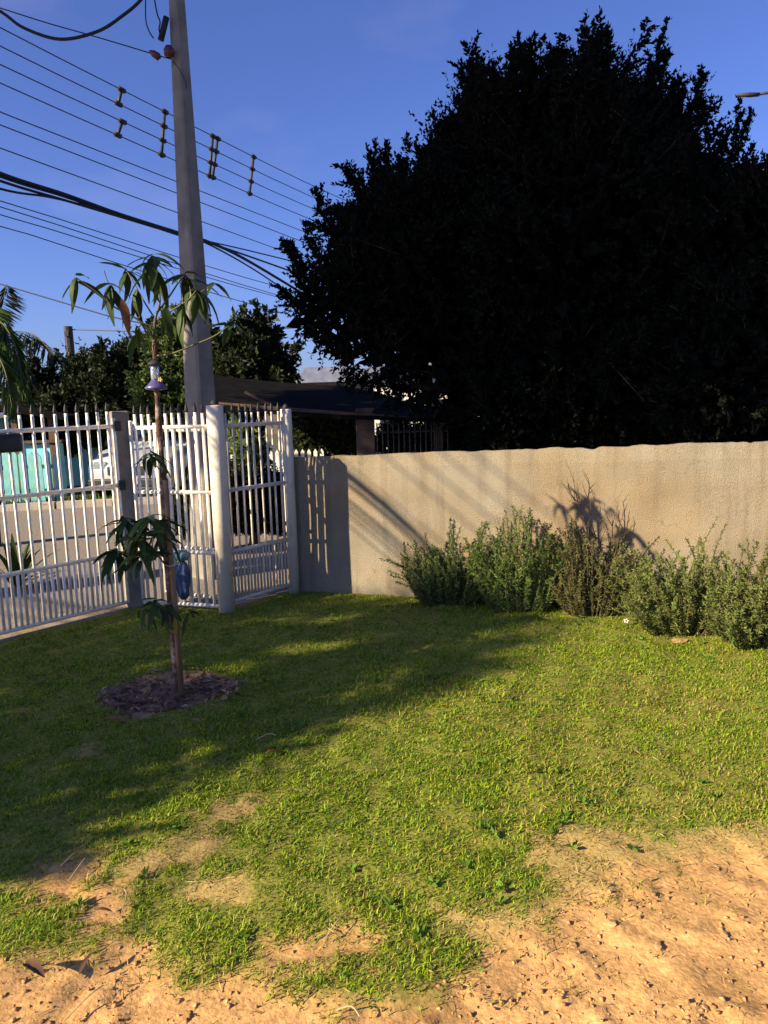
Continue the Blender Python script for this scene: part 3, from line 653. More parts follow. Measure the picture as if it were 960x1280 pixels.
# ================================================================== TREES
def tube_limbs(b, base, tops, r0):
    for tpt, r in tops:
        mid = base.lerp(tpt, 0.5) + Vector((random.uniform(-.2, .2), random.uniform(-.2, .2), 0.1))
        b.tube(smooth_pts([base, mid, tpt], 4), [r * (1 - 0.09 * i) for i in range(9)], 7, False)
def tree(name, label, base, spheres, n_shoot, leaf, dark, light, m, fill=8000, trunk_r=0.16, shoot_len=(0.25, 0.6), per=16, up=0.5, group=None, rough=0.22, leaders=0.0, sprays=0, fill_leaf=0.20):
    C = np.array([tuple(s[0]) for s in spheres]); Rr = np.array([s[1] for s in spheres]); den = np.array([s[2] if len(s) > 2 else 1.0 for s in spheres]); wgt = Rr ** 2 * den; wgt = wgt / wgt.sum(); wf_ = Rr ** 3 * den ** 2.5
    k = rng.choice(len(Rr), int(n_shoot * 1.9), p=wgt); D = norm(rng.normal(size=(len(k), 3)))
    lump = 0.80 + 0.16 * rng.random(len(k)) + rough * 2 * (fbm(D[:, 0] * 2.2 + k * 3.7, D[:, 2] * 2.2 + D[:, 1] * 2.0, 3) - 0.5)
    P = C[k] + D * (Rr[k] * lump)[:, None]
    ins_ = np.zeros(len(k), bool)
    for j in range(len(Rr)): ins_ |= (np.linalg.norm(P - C[j], axis=1) < Rr[j] * 0.80)
    keep = ~ins_ & (P[:, 2] > 0.15); P, D = P[keep][:n_shoot], D[keep][:n_shoot]
    n = len(P)
    dirv = norm(D + rng.normal(0, .35, (n, 3)) + np.array([0, 0, up]) * np.clip(D[:, 2:3] + 0.6, 0, 1))
    Ls = rng.uniform(*shoot_len, n) * (0.55 + 0.9 * np.clip(D[:, 2], 0, 1)); start = P - dirv * (Ls * 0.45)[:, None]
    ld = (rng.random(n) < leaders) & (D[:, 2] > -0.25); Ls = np.where(ld, rng.uniform(0.55, 1.0, n), Ls); start = np.where(ld[:, None], P - dirv * (Ls * 0.3)[:, None], start)
    if sprays:
        cs = rng.permutation(np.nonzero((D[:, 2] > -0.15) & (D[:, 1] < 0.75))[0]); outer = np.array([np.min(np.linalg.norm(P[i] - C, axis=1) - Rr) for i in cs]); cs = cs[outer > -0.02][:sprays]
        sP, sD, sL = [], [], []
        for i in cs:
            dm_ = D[i] * 0.75 + np.array([0, 0, 0.55]) + rng.normal(0, .2, 3); dm_ = dm_ / np.linalg.norm(dm_); Lm = rng.uniform(0.3, 0.75); p0 = P[i] - dm_ * 0.15
            sP.append(p0); sD.append(dm_); sL.append(Lm)
            for j in range(9):
                e_ = dm_ + rng.normal(0, .42, 3); e_ = e_ / np.linalg.norm(e_); sP.append(p0 + dm_ * Lm * (0.12 + 0.09 * j)); sD.append(e_); sL.append(rng.uniform(.16, .34) * (1.1 - 0.06 * j))
        start = np.concatenate([start, np.array(sP)]); dirv = np.concatenate([dirv, np.array(sD)]); Ls = np.concatenate([Ls, np.array(sL)]); ld = np.concatenate([ld, np.ones(len(sP), bool)]); n = len(start)
    # leaves along every shoot
    tpar = (np.arange(per)[None] + rng.random((n, per))) / per
    bend = np.array([0, 0, -0.18])[None, None] * (tpar ** 2)[..., None] * Ls[:, None, None]
    LP = start[:, None] + dirv[:, None] * (tpar * Ls[:, None])[..., None] + bend
    LD = norm((dirv[:, None] * 0.75 + rng.normal(0, .62, (n, per, 3))).reshape(-1, 3))
    sz = leaf * (0.6 + 0.7 * rng.random(n * per)) * (1.1 - 0.4 * tpar.ravel())
    V, F = leaf_quads(LP.reshape(-1, 3), LD, sz, sz * 0.52)
    tone = rng.random((n, 1, 1)) * 0.6 + rng.random((n, per, 1)) * 0.4
    c = np.array(dark) + (np.array(light) - np.array(dark)) * tone; c = np.repeat(c.reshape(-1, 3), 4, 0)
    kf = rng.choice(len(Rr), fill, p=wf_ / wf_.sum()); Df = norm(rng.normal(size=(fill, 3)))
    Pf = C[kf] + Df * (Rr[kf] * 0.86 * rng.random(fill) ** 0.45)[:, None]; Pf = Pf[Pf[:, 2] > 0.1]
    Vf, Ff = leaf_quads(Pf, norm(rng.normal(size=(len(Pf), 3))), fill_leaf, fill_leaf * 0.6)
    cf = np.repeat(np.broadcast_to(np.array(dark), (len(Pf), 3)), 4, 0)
    VV = np.concatenate([V, Vf]) - np.array(base)[None]; FF = np.concatenate([F, Ff + len(V)]); CC = np.concatenate([c, cf])
    t = thing(name, label, 'tree', base, 0, group)
    link('crown', np_mesh('crown', VV, [FF], m, CC), t)
    tb = MB(); z0 = Vector((0, 0, -0.15)); cc = Vector(C.mean(0)) - Vector(base); fork = Vector((cc.x * 0.3, cc.y * 0.3, max(0.5, cc.z * 0.4)))
    tb.tube(smooth_pts([z0, fork * 0.5 + Vector((0.06, 0, 0)), fork], 5), [trunk_r * (1.25 - 0.05 * i) for i in range(11)], 10)
    tops = [(Vector(s[0]) - Vector(base), trunk_r * 0.55) for s in spheres]
    tube_limbs(tb, fork, tops, trunk_r)
    # twigs under the leaf shoots
    tb.build('trunk', M['dbark'], t, True)
    sel = np.unique(np.concatenate([rng.choice(n, min(n, 2600), replace=False), np.nonzero(ld)[0]])); e = start + dirv * Ls[:, None]
    tw = []; 
    S = norm(np.cross(dirv[sel], rng.normal(size=(len(sel), 3)))) * 0.006
    a0 = start[sel] - np.array(base); a1 = e[sel] + np.array([0, 0, -0.18]) * Ls[sel, None] * 0.9 - np.array(base)
    V3 = np.stack([a0 - S, a0 + S, a1], 1).reshape(-1, 3)
    link('twigs', np_mesh('twigs', V3, [np.arange(len(V3)).reshape(-1, 3)], M['dbark']), t)['kind'] = 'stuff'
    return t
def sph(px, py, rpx, Y, den=1.0): return (at(px, py, Y), rpx * Y / FPX, den)
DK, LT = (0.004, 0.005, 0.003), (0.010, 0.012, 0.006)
big = [sph(690, 318, 190, 10.0), sph(530, 342, 112, 9.8), sph(420, 378, 56, 9.4, .7), sph(555, 430, 88, 9.6, .6), sph(770, 208, 94, 10.2), sph(620, 205, 84, 9.9),
       sph(835, 168, 46, 10.2, .55), sph(872, 178, 30, 10.2, .5), sph(725, 130, 32, 10.0, .7), sph(470, 440, 48, 9.3, .55), sph(515, 482, 42, 9.3, .4), sph(720, 450, 140, 9.6), sph(450, 305, 40, 9.6, .7), sph(660, 142, 32, 9.8, .8), sph(585, 162, 30, 10.0, .7), sph(790, 135, 30, 10.1, .7),
       sph(840, 470, 120, 9.4), sph(640, 510, 62, 9.2), sph(870, 305, 100, 10.2)]
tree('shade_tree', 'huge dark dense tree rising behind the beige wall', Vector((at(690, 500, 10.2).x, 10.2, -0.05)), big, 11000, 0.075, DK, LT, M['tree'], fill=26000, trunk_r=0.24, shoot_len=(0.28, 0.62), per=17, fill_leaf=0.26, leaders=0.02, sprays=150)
tree('side_tree', 'lower dark tree with smooth top at the right edge behind the wall', Vector((at(1000, 500, 8.6).x, 8.6, -0.05)),
     [sph(970, 330, 130, 8.6), sph(1060, 300, 130, 8.8), sph(930, 430, 110, 8.2), sph(1030, 470, 140, 8.4), sph(890, 480, 80, 8.0)], 4200, 0.06, DK, LT, M['tree'], fill=11000, trunk_r=0.15, shoot_len=(0.12, 0.26), per=14)
BD, BL = (0.007, 0.011, 0.004), (0.020, 0.032, 0.009)
tree('background_tree', 'dark rounded tree beyond the road, left of the utility pole', Vector((at(130, 500, 17).x, 17, -0.05)),
     [sph(52, 505, 40, 17), sph(115, 484, 36, 17), sph(178, 465, 38, 16.6), sph(150, 505, 50, 16.4), sph(95, 520, 40, 16.2)], 2600, 0.13, BD, BL, M['leafcol'], fill=5000, trunk_r=0.15, shoot_len=(0.2, 0.5), per=12, rough=0.45, leaders=0.03, sprays=26)
tree('background_tree', 'brighter leafy tree showing behind the sapling and the pole', Vector((at(225, 500, 15).x, 15, -0.05)),
     [sph(218, 440, 32, 15), sph(225, 480, 40, 15), sph(208, 505, 38, 14.7), sph(248, 505, 34, 14.8)], 1700, 0.12, (0.03, 0.05, 0.014), (0.10, 0.15, 0.035), M['leafcol'], fill=1400, trunk_r=0.1, shoot_len=(0.2, 0.45), per=11, rough=0.45, leaders=0.03, sprays=26)
tree('background_tree', 'small dark round-leaved tree between the pole and the thin post', Vector((at(318, 500, 14).x, 14, -0.05)),
     [sph(318, 448, 30, 14), sph(290, 462, 24, 14), sph(340, 466, 22, 14), sph(315, 480, 34, 14)], 900, 0.15, BD, (0.03, 0.045, 0.015), M['leafcol'], fill=900, trunk_r=0.1, shoot_len=(0.15, 0.35), per=9, rough=0.45, leaders=0.03, sprays=26)
tree('background_tree', 'dark green shrubby tree under the low dark roof', Vector((at(405, 545, 12.5).x, 12.5, -0.05)),
     [sph(400, 548, 36, 12.5), sph(425, 540, 30, 12.3), sph(385, 535, 22, 12.6)], 1100, 0.09, BD, (0.05, 0.07, 0.02), M['leafcol'], fill=1200, trunk_r=0.07, shoot_len=(0.12, 0.3), per=10)
tree('background_tree', 'pale green bush seen through the cream fence panel', Vector((at(310, 560, 10.5).x, 10.5, -0.05)),
     [sph(308, 545, 18, 10.5), sph(312, 572, 22, 10.5), sph(304, 520, 12, 10.5)], 500, 0.09, (0.06, 0.09, 0.02), (0.20, 0.26, 0.06), M['leafcol'], fill=300, trunk_r=0.04, shoot_len=(0.1, 0.25), per=9)
tree('hedge_shrub', 'dark clipped hedge shrub right behind the fence', Vector((at(310, 640, 8.6).x, 8.6, -0.05)),
     [sph(290, 625, 44, 8.6), sph(335, 625, 42, 8.6), sph(250, 640, 40, 8.5), sph(365, 640, 34, 8.7)], 1800, 0.05, BD, BL, M['leafcol'], fill=2600, trunk_r=0.05, shoot_len=(0.06, 0.14), per=12, fill_leaf=0.12)
tree('hedge_shrub', 'dark low shrub behind the metal railing under the big tree', Vector((at(530, 560, 11).x, 11, -0.05)),
     [sph(492, 552, 24, 11), sph(535, 552, 26, 11), sph(585, 550, 30, 11), sph(640, 550, 32, 11)], 1300, 0.07, BD, BL, M['leafcol'], fill=1500, trunk_r=0.05, shoot_len=(0.1, 0.22), per=11, fill_leaf=0.14)
# unseen trees added left of the frame to shade the lawn and big tree
tree('added_yard_tree', 'added open-crowned tree outside the frame, shading the left lawn', Vector((-7.6, 0.2, -0.05)),
     [(Vector((-7.0, 0.9, 2.9)), 0.35), (Vector((-7.3, 0.0, 3.5)), 0.5), (Vector((-6.8, 1.9, 2.9)), 0.40), (Vector((-7.2, -0.5, 3.1)), 0.4)], 430, 0.10, (0.03, 0.05, 0.014), (0.07, 0.11, 0.03), M['leafcol'], fill=160, trunk_r=0.07, shoot_len=(0.2, 0.5), per=11)
tree('added_garden_tree', 'added leafy tree far outside the frame, shading the left and far lawn', Vector((-14.2, -3.0, -0.05)),
     [(Vector((-14.0, -2.5, 7.35)), 1.05), (Vector((-14.2, -3.5, 6.7)), 0.8), (Vector((-14.6, -3.6, 8.2)), 0.8)], 850, 0.13, (0.03, 0.05, 0.014), (0.07, 0.11, 0.03), M['leafcol'], fill=120, trunk_r=0.12, shoot_len=(0.25, 0.5), per=11)  # distant crown added for softer shade over the left and far lawn
tree('added_street_tree', 'added tall dense tree outside the frame, keeping the big tree in shade', Vector((-9.2, 4.2, -0.05)),
     [(Vector((-9.2, 3.7, 10.2)), 2.5), (Vector((-9.0, 3.2, 12.4)), 1.6), (Vector((-9.0, 2.4, 10.8)), 1.5), (Vector((-9.4, 4.8, 8.0)), 1.6), (Vector((-9.0, 3.4, 8.0)), 1.0), (Vector((-9.0, 1.9, 12.0)), 1.0), (Vector((-9.0, 0.6, 10.6)), 1.5), (Vector((-9.0, 0.4, 12.6)), 1.3), (Vector((-9.0, 1.2, 9.1)), 0.9)], 5400, 0.16, (0.02, 0.03, 0.01), (0.05, 0.075, 0.02), M['leafcol'], fill=9000, trunk_r=0.26, shoot_len=(0.3, 0.7), per=11, fill_leaf=0.3)  # crown added off frame to block the sun from the dark trees

# palm at the far left
def frond(b_pts, n, llen, droop, cols, w=0.03):
    P = np.array([tuple(p) for p in b_pts]); m = len(P); V = []; 
    t = rng.random(n) * 0.92 + 0.06; i = np.clip((t * (m - 1)).astype(int), 0, m - 2); f = t * (m - 1) - i
    Q = P[i] * (1 - f)[:, None] + P[i + 1] * f[:, None]; T = norm(P[i + 1] - P[i])
    side = np.where(rng.random(n) < .5, 1, -1)[:, None]
    S = norm(np.cross(T, np.array([[0, 0, 1.0]])) * side + T * 0.6 + np.array([[0, 0, -droop]]) + rng.normal(0, .08, (n, 3)))
    V, F = leaf_quads(Q, S, llen * (0.5 + 0.6 * np.sin(np.pi * np.clip(t, .1, .95))), w, 0.03)
    return V, F, np.repeat(np.array(cols) * (0.6 + 0.8 * rng.random((n, 1))), 4, 0)
def palm(name, label, base, top, fronds, cols):
    t = thing(name, label, 'palm', base)
    MB().tube(smooth_pts([Vector((0, 0, -.1)), (top - base) * 0.5 + Vector((.05, 0, 0)), top - base], 5), [0.13 - 0.004 * i for i in range(11)], 9).build('trunk', M['dbark'], t, True)
    for pts, ll in fronds:
        sp_ = smooth_pts([p - base for p in pts], 6); V, F, c = frond(sp_, 150, ll, 0.9, cols)
        fo = link('frond', np_mesh('frond', V, [F], M['leafcol'], c), t)
        MB().tube(sp_, [0.018 - 0.015 * i / len(sp_) for i in range(len(sp_))], 5).build('midrib', M['twig'], fo)
Yp = 13.0
crown_p = at(-25, 425, Yp)
palm('palm_tree', 'dark feathery palm with arching fronds at the left edge', Vector((crown_p.x, Yp, -0.05)), crown_p, [
    ([crown_p, at(10, 415, Yp), at(42, 418, Yp - .2), at(68, 445, Yp - .4)], 0.5), ([crown_p, at(-10, 395, Yp), at(5, 370, Yp + .3), at(8, 355, Yp + .4)], 0.4),
    ([crown_p, at(0, 430, Yp + .4), at(25, 445, Yp + .5), at(45, 475, Yp + .6)], 0.5), ([crown_p, at(-45, 400, Yp), at(-70, 410, Yp), at(-95, 440, Yp)], 0.5),
    ([crown_p, at(-20, 410, Yp - .6), at(-5, 425, Yp - 1.1), at(10, 460, Yp - 1.4)], 0.5), ([crown_p, at(-40, 390, Yp + .3), at(-50, 370, Yp + .5), at(-60, 365, Yp + .9)], 0.5)], (0.02, 0.03, 0.012))
pc = at(-40, 420, 9.5)
palm('palm_tree', 'bright green low palm fronds at the left edge above the gate', Vector((pc.x, 9.5, -0.05)), pc, [
    ([pc, at(-5, 400, 9.5), at(18, 430, 9.4), at(28, 480, 9.3)], 0.42), ([pc, at(-15, 430, 9.2), at(5, 460, 9.0), at(15, 510, 8.9)], 0.42),
    ([pc, at(-10, 420, 9.7), at(22, 455, 9.8), at(40, 500, 9.8)], 0.42), ([pc, at(-70, 400, 9.5), at(-95, 430, 9.4), at(-110, 480, 9.3)], 0.42),
    ([pc, at(-30, 390, 9.6), at(-12, 380, 9.8), at(5, 400, 10.0)], 0.35)], (0.05, 0.095, 0.02))

# dark-leaved plant outside the gate
def strap_plant(name, label, base, n, ln, w, cols):
    t = thing(name, label, 'plant', base)
    me_ = leaf_mesh(ln, w, 0.5, M['leafcol'] if False else M['mango'])
    for i in range(n):
        o = link('leaf', me_, t); a = random.uniform(0, 6.28); e = random.uniform(0.5, 1.4)
        o.rotation_euler = Vector((math.cos(a) * math.cos(e), math.sin(a) * math.cos(e), math.sin(e))).to_track_quat('X', 'Z').to_euler(); o.scale = (random.uniform(.7, 1.1),) * 3
def leaf_mesh(L, W, droop, m, seg=6, fold=0.18):               # lance-shaped leaf along +x, bending down
    b = MB()
    for i in range(seg + 1):
        t = i / seg; w = W * 0.5 * (math.sin(math.pi * min(1, t * 0.94 + 0.04)) ** 0.75) * (1.15 - 0.45 * t); x = L * (t - 0.10 * droop * t * t); z = -L * droop * 0.55 * t * t
        wv = 0.04 * W * math.sin(t * 14)
        b.v += [Vector((x, -w, z + fold * w + wv)), Vector((x, 0, z)), Vector((x, w, z + fold * w - wv))]
    for i in range(seg):
        a = i * 3; b.f += [(a, a + 1, a + 4, a + 3), (a + 1, a + 2, a + 5, a + 4)]
    return b.mesh('leaf', m, True)
strap_plant('strap_leaf_plant', 'dark upright strap-leaved plant outside the gate at left', ground(22, 735, -0.05), 26, 0.55, 0.07, None)

# ================================================================== SAPLING
SY = MULCH_C.y
S0 = ground(222, 869); SY = S0.y
sap = thing('mango_sapling', 'slim young mango tree tied to a stake on the lawn', 'tree', (S0.x, SY, 0))
def sl(px, py, dy=0.0): return at(px, py, SY + dy) - sap.location
trunk_pts = smooth_pts([sl(222, 876), sl(219, 820), sl(214, 750), sl(208, 690), sl(204, 600), sl(198, 520), sl(195, 470), sl(193, 425)], 4)
nt = len(trunk_pts)
MB().tube(trunk_pts, [0.025 - 0.014 * i / nt + 0.003 * math.sin(i * 1.7) for i in range(nt)], 10).build('trunk', M['bark'], sap, True)
lm = [leaf_mesh(0.185, 0.045, 0.9, M['mango']), leaf_mesh(0.16, 0.040, 0.5, M['mango']), leaf_mesh(0.195, 0.041, 1.3, M['mango'])]
lmy = leaf_mesh(0.12, 0.035, 1.0, M['yleaf']); lmr = leaf_mesh(0.18, 0.05, 1.0, M['rleaf'])
def leaf_at(P, D, s, me_=None, roll=0.0):
    o = link('leaf', me_ or random.choice(lm), sap, P)
    q = Vector(D).to_track_quat('X', 'Z'); o.rotation_mode = 'QUATERNION'
    from mathutils import Quaternion
    o.rotation_quaternion = q @ Quaternion((1, 0, 0), roll + random.uniform(-.5, .5)); o.scale = (s, s, s)
def whorl(P, n, s, tilt=(-0.5, 0.5), azr=(0, 6.283), me_=None):
    for i in range(n):
        a = azr[0] + (azr[1] - azr[0]) * (i + random.random() * .8) / n; e = random.uniform(*tilt)
        leaf_at(P + Vector((0, 0, random.uniform(-.03, .02))), (math.cos(a) * math.cos(e), math.sin(a) * math.cos(e), math.sin(e)), s * random.uniform(.8, 1.15), me_)
def branch(pts, r0, r1=0.003):
    P = smooth_pts(pts, 5); MB().tube(P, [r0 + (r1 - r0) * i / (len(P) - 1) for i in range(len(P))], 6).build('branch', M['twig'], sap, True)
    return P[-1]
fork = sl(193, 425)
def br(pl, r0=0.007, dy=0.0):
    n = len(pl); return branch([fork if i == 0 and pl[0] is None else sl(*pl[i], dy * i / max(1, n - 1)) for i in range(n)], r0)
tips_ = []
T1 = br([None, (194, 400), (200, 375), (194, 345), (191, 322)], 0.009); whorl(T1, 12, 1.05, (-0.95, 0.75)); whorl(sl(192, 338), 6, 1.1, (-1.3, -0.3))
T2 = br([None, (183, 408), (165, 395), (145, 385), (122, 366), (95, 347)], 0.007, -0.12); whorl(T2, 5, 0.85, (-0.9, 0.2))
T3 = br([(160, 392), (148, 380), (140, 366), (138, 358)], 0.005, -0.05); whorl(T3, 9, 0.95, (-1.2, 0.0))
T4 = br([(195, 400), (182, 380), (168, 355), (158, 337)], 0.005, 0.1); whorl(T4, 8, 0.9, (-1.1, 0.5)); whorl(sl(170, 362), 5, 1.0, (-1.4, -0.6))
T5 = br([(197, 390), (212, 370), (224, 352), (232, 345)], 0.006, 0.12); whorl(T5, 9, 1.0, (-1.1, 0.3))
T6 = br([(197, 400), (215, 388), (235, 375), (246, 362)], 0.006, -0.10); whorl(T6, 9, 1.0, (-1.3, 0.1)); whorl(sl(228, 382, -.08), 5, 1.0, (-1.4, -0.5))
T7 = br([(195, 445), (215, 442), (240, 432), (268, 420), (287, 406)], 0.006, -0.15); whorl(T7, 6, 0.85, (-1.1, 0.4))
T8 = br([(232, 378), (250, 366), (262, 358), (268, 356)], 0.004, 0.05); whorl(T8, 3, 0.55, (-0.6, 0.1))
T9 = br([None, (186, 415), (178, 405), (172, 412)], 0.005, -0.1); whorl(T9, 5, 0.75, (-1.2, 0.0))
T10 = br([(196, 408), (205, 400), (208, 385)], 0.004, -0.1); whorl(T10, 4, 0.85, (-1.3, -0.3))
leaf_at(sl(152, 374, -.1), (0.3, -0.3, -0.9), 1.0, lmr)
br([(142, 364), (136, 355), (132, 345), (130, 338)], 0.003)
# lower flushes
b1 = br([(204, 592), (194, 580), (188, 568)], 0.004, -0.08); whorl(b1, 13, 0.82, (-0.7, 0.5))
for q, (x, y, n, s, dy) in enumerate(((158, 652, 14, .95, -.06), (188, 648, 15, 1.0, -.1), (175, 672, 13, 1.05, -.14), (146, 690, 14, .95, -.05), (176, 697, 12, 1.0, -.15), (200, 668, 10, .95, .12))):
    e = br([(206, 705 - q * 4), ((206 + x) / 2, (700 + y) / 2), (x, y)], 0.005, dy); whorl(e, n, s, (-0.75, 0.45))
for x, y, n, s, dy in ((195, 752, 9, .75, -.1), (208, 760, 8, .75, -.05), (182, 765, 7, .7, .08)):
    e = br([(217, 775), ((217 + x) / 2, (770 + y) / 2), (x, y)], 0.004, dy); whorl(e, n, s, (-1.0, 0.3))
e = br([(217, 770), (228, 764), (236, 762)], 0.004, -.05); whorl(e, 6, 0.6, (-0.9, 0.3)); leaf_at(e, (0.1, -0.2, -0.9), 0.7, lmy)
leaf_at(sl(219, 772, -.05), (0, -0.4, -0.85), 0.8, lmy)
stk = tag(MB().tube([at(227, 868, SY - 0.03), at(219, 760, SY - 0.02), at(212, 680, SY - 0.015), at(207, 600, SY - .01)], [0.017, 0.017, 0.016, 0.015], 8).build('wooden_stake', M['stake'], None, True), 'brown wooden stake tied beside the young mango trunk', 'stake')
tie = MB().tube([at(206, 706, SY - 0.03), at(211, 708, SY - .05), at(219, 706, SY - 0.045), at(222, 705, SY - .02)], 0.004, 6)
tag(tie.build('tie_string', M['string'], None, True), 'pale string tying the young trunk to its stake', 'string')
# hummingbird feeder hung in the crown
fp = at(193, 455, SY - 0.05)
fd = thing('bird_feeder', 'small hanging bird feeder with clear tube and violet base on the sapling', 'bird feeder', fp)
MB().lathe([(0.006, 0.028), (0.018, 0.020), (0.034, 0.004), (0.038, -0.004), (0.022, -0.008)], 16).build('cap', M['tip'], fd, True)
MB().lathe([(0.021, -0.006), (0.023, -0.03), (0.023, -0.075), (0.021, -0.085)], 16).build('bottle', M['glassc'], fd, True)
MB().lathe([(0.022, -0.082), (0.030, -0.095), (0.044, -0.112), (0.060, -0.124), (0.056, -0.134), (0.02, -0.138)], 18).build('tray', M['purple'], fd, True)
fl = MB()
for k in range(5):
    a = k * 1.2566; fl.tube([(0.032, -0.02, -0.085), (0.032 + 0.012 * math.cos(a), -0.023, -0.085 + 0.012 * math.sin(a))], [0.003, 0.006], 6)
fl.build('flower', M['yellow'], fd, True)
MB().tube(smooth_pts([Vector((0, 0, 0.025)), Vector((0.003, 0, 0.06)), Vector((-0.004, 0.02, 0.10)), Vector((0.0, 0.045, 0.13))], 4), 0.0025, 5).build('hanger', M['tip'], fd)

# mulch and litter in the bed round the sapling
def litter():
    n = 900; a = rng.uniform(0, 6.283, n); r = np.sqrt(rng.random(n)) * 1.0
    X = MULCH_C.x + np.cos(a) * r * MULCH_R[0]; Y = MULCH_C.y + np.sin(a) * r * MULCH_R[1]
    P = np.stack([X, Y, lawn_z(X, Y) + 0.004 + 0.012 * rng.random(n)], -1)
    D = norm(np.stack([rng.normal(size=n), rng.normal(size=n), rng.normal(0, .22, n)], -1))
    V, F = leaf_quads(P, D, rng.uniform(.02, .075, n), rng.uniform(.006, .022, n), 0.12)
    pal = np.array([(0.20, 0.12, 0.075), (0.33, 0.215, 0.14), (0.10, 0.06, 0.04), (0.52, 0.40, 0.28)])
    c = pal[rng.choice(4, n, p=[.42, .3, .2, .08])] * (0.7 + 0.6 * rng.random((n, 1)))
    tag(link('leaf_litter', np_mesh('leaf_litter', V, [F], M['leafcol'], np.repeat(c, 4, 0))), 'brown dead leaf and bark litter in the earth ring round the sapling', 'litter', kind='stuff')
litter()

def thatch():
    n = 26000; X = rng.uniform(-3, 3.6, n); Y = rng.uniform(1.0, 6.2, n); d = masks(X, Y); fsd = fence_side(X, Y)
    k = (fsd < -0.1) & (rng.random(n) < np.clip(0.10 + 0.55 * d[1] + 0.28 * d[0] * sstep(.45, .65, fbm(X * 5 + 11, Y * 5, 3)) + 0.5 * (d[0] > .05) * (d[0] < .8), 0, 1)); X, Y = X[k], Y[k]; n = len(X)
    P = np.stack([X, Y, lawn_z(X, Y) + 0.003 + 0.014 * rng.random(n)], -1)
    D = norm(np.stack([rng.normal(size=n), rng.normal(size=n), rng.normal(0, .16, n)], -1))
    V, F = leaf_quads(P, D, rng.uniform(.012, .06, n), rng.uniform(.0016, .004, n), 0.06)
    c = np.array([0.42, 0.30, 0.12]) * (0.45 + 0.75 * rng.random((n, 1)))
    tag(link('dry_thatch', np_mesh('dry_thatch', V, [F], M['leafcol'], np.repeat(c, 4, 0))), 'dry straw and dead grass bits strewn over lawn and bare earth', 'straw', kind='stuff')
thatch()
def clover():
    n = 420; X = rng.uniform(-2.6, 3.0, n); Y = rng.uniform(1.7, 5.6, n); d = masks(X, Y); fsd = fence_side(X, Y); cl = fbm(X * 1.7 + 90, Y * 1.7, 3)
    k = (fsd < -0.2) & (d[0] < .2) & (d[2] < .1) & (cl > 0.52); X, Y = X[k], Y[k]; n = len(X); m_ = 7
    P = np.repeat(np.stack([X, Y, lawn_z(X, Y) + 0.008], -1), m_, 0); n = len(P)
    D = norm(np.stack([rng.normal(size=n), rng.normal(size=n), 0.25 + 0.4 * rng.random(n)], -1))
    V, F = leaf_quads(P, D, rng.uniform(.02, .045, n), rng.uniform(.010, .018, n), 0.08)
    c = np.array([0.11, 0.21, 0.02]) * (0.6 + 0.8 * rng.random((n, 1)))
    tag(link('lawn_weeds', np_mesh('lawn_weeds', V, [F], M['grass'], np.repeat(c, 4, 0))), 'small broad-leaved weeds scattered through the lawn', 'weeds', kind='stuff')
clover()

# ================================================================== ROSEMARY BUSHES
def rosemary(name, label, base, width, height, depth, n_stem, dark, light, stemcol, nl=0.036, lean=(0, 0), profile=None, per=70, nw=0.0075, group=None, spread=1.0):
    t = thing(name, label, 'bush', base, 0, group)
    Vs = []; Fs = []; Cs = []; off = 0; tb = MB()
    for i in range(n_stem):
        u = random.uniform(-1, 1); v = random.uniform(-1, 1)
        hh = height * (profile(u) if profile else 1.0) * random.uniform(0.42, 1.0) * (1 - 0.18 * abs(v))
        b0 = Vector((u * width * 0.26, v * depth * 0.3, 0)); tx = u * width * 0.5 * spread + lean[0]; ty = v * depth * 0.5 + lean[1]
        p1 = b0 + Vector(((tx - b0.x) * 0.65, (ty - b0.y) * 0.65, hh * 0.35)); p2 = Vector((tx, ty, hh * 0.72)); p3 = Vector((tx + random.gauss(0, .06) + u * .05, ty + random.gauss(0, .05), hh))
        P = smooth_pts([b0, p1, p2, p3], 6); m_ = len(P)
        tb.tube(P, [0.0042 - 0.003 * k / m_ for k in range(m_)], 4, False)
        A = np.array([tuple(p) for p in P]); tpar = 0.10 + 0.90 * (np.arange(per) + rng.random(per)) / per
        ii = np.clip((tpar * (m_ - 1)).astype(int), 0, m_ - 2); f = tpar * (m_ - 1) - ii
        Q = A[ii] * (1 - f)[:, None] + A[ii + 1] * f[:, None]; T = norm(A[ii + 1] - A[ii])
        D = norm(T * rng.uniform(0.3, 1.0, (per, 1)) + rng.normal(0, .55, (per, 3)))
        V, F = leaf_quads(Q, D, nl * rng.uniform(.6, 1.2, per) * (1.15 - 0.45 * tpar), nw, 0.05)
        c = np.array(dark) + (np.array(light) - np.array(dark)) * (rng.random((per, 1)) * .5 + random.random() * .5)
        Vs.append(V); Fs.append(F + off); off += len(V); Cs.append(np.repeat(c, 4, 0))
    link('foliage', np_mesh('foliage', np.concatenate(Vs), [np.concatenate(Fs)], M['leafcol'], np.concatenate(Cs)), t)
    tb.build('stems', mat('stem_' + name, stemcol, None, rough=0.9), t)
    return t
RG = 'rosemary bushes along the wall'
def bpos(px, py): p = ground(px, py); p.z = z1(p.x, p.y) - 0.01; return p
def peak(*pk):
    def f(u): return max([0.62] + [h * max(0, 1 - abs(u - c) / w) ** 0.5 for c, h, w in pk])
    return f
rosemary('rosemary_bush', 'dark grey-green rosemary bush at the left end of the row', bpos(560, 752), 0.70, 0.86, 0.46, 150, (0.045, 0.062, 0.018), (0.13, 0.19, 0.05), (0.07, 0.065, 0.035), profile=peak((0.1, 1.0, .35), (0.75, .98, .35), (-0.5, .75, .5)), per=150)
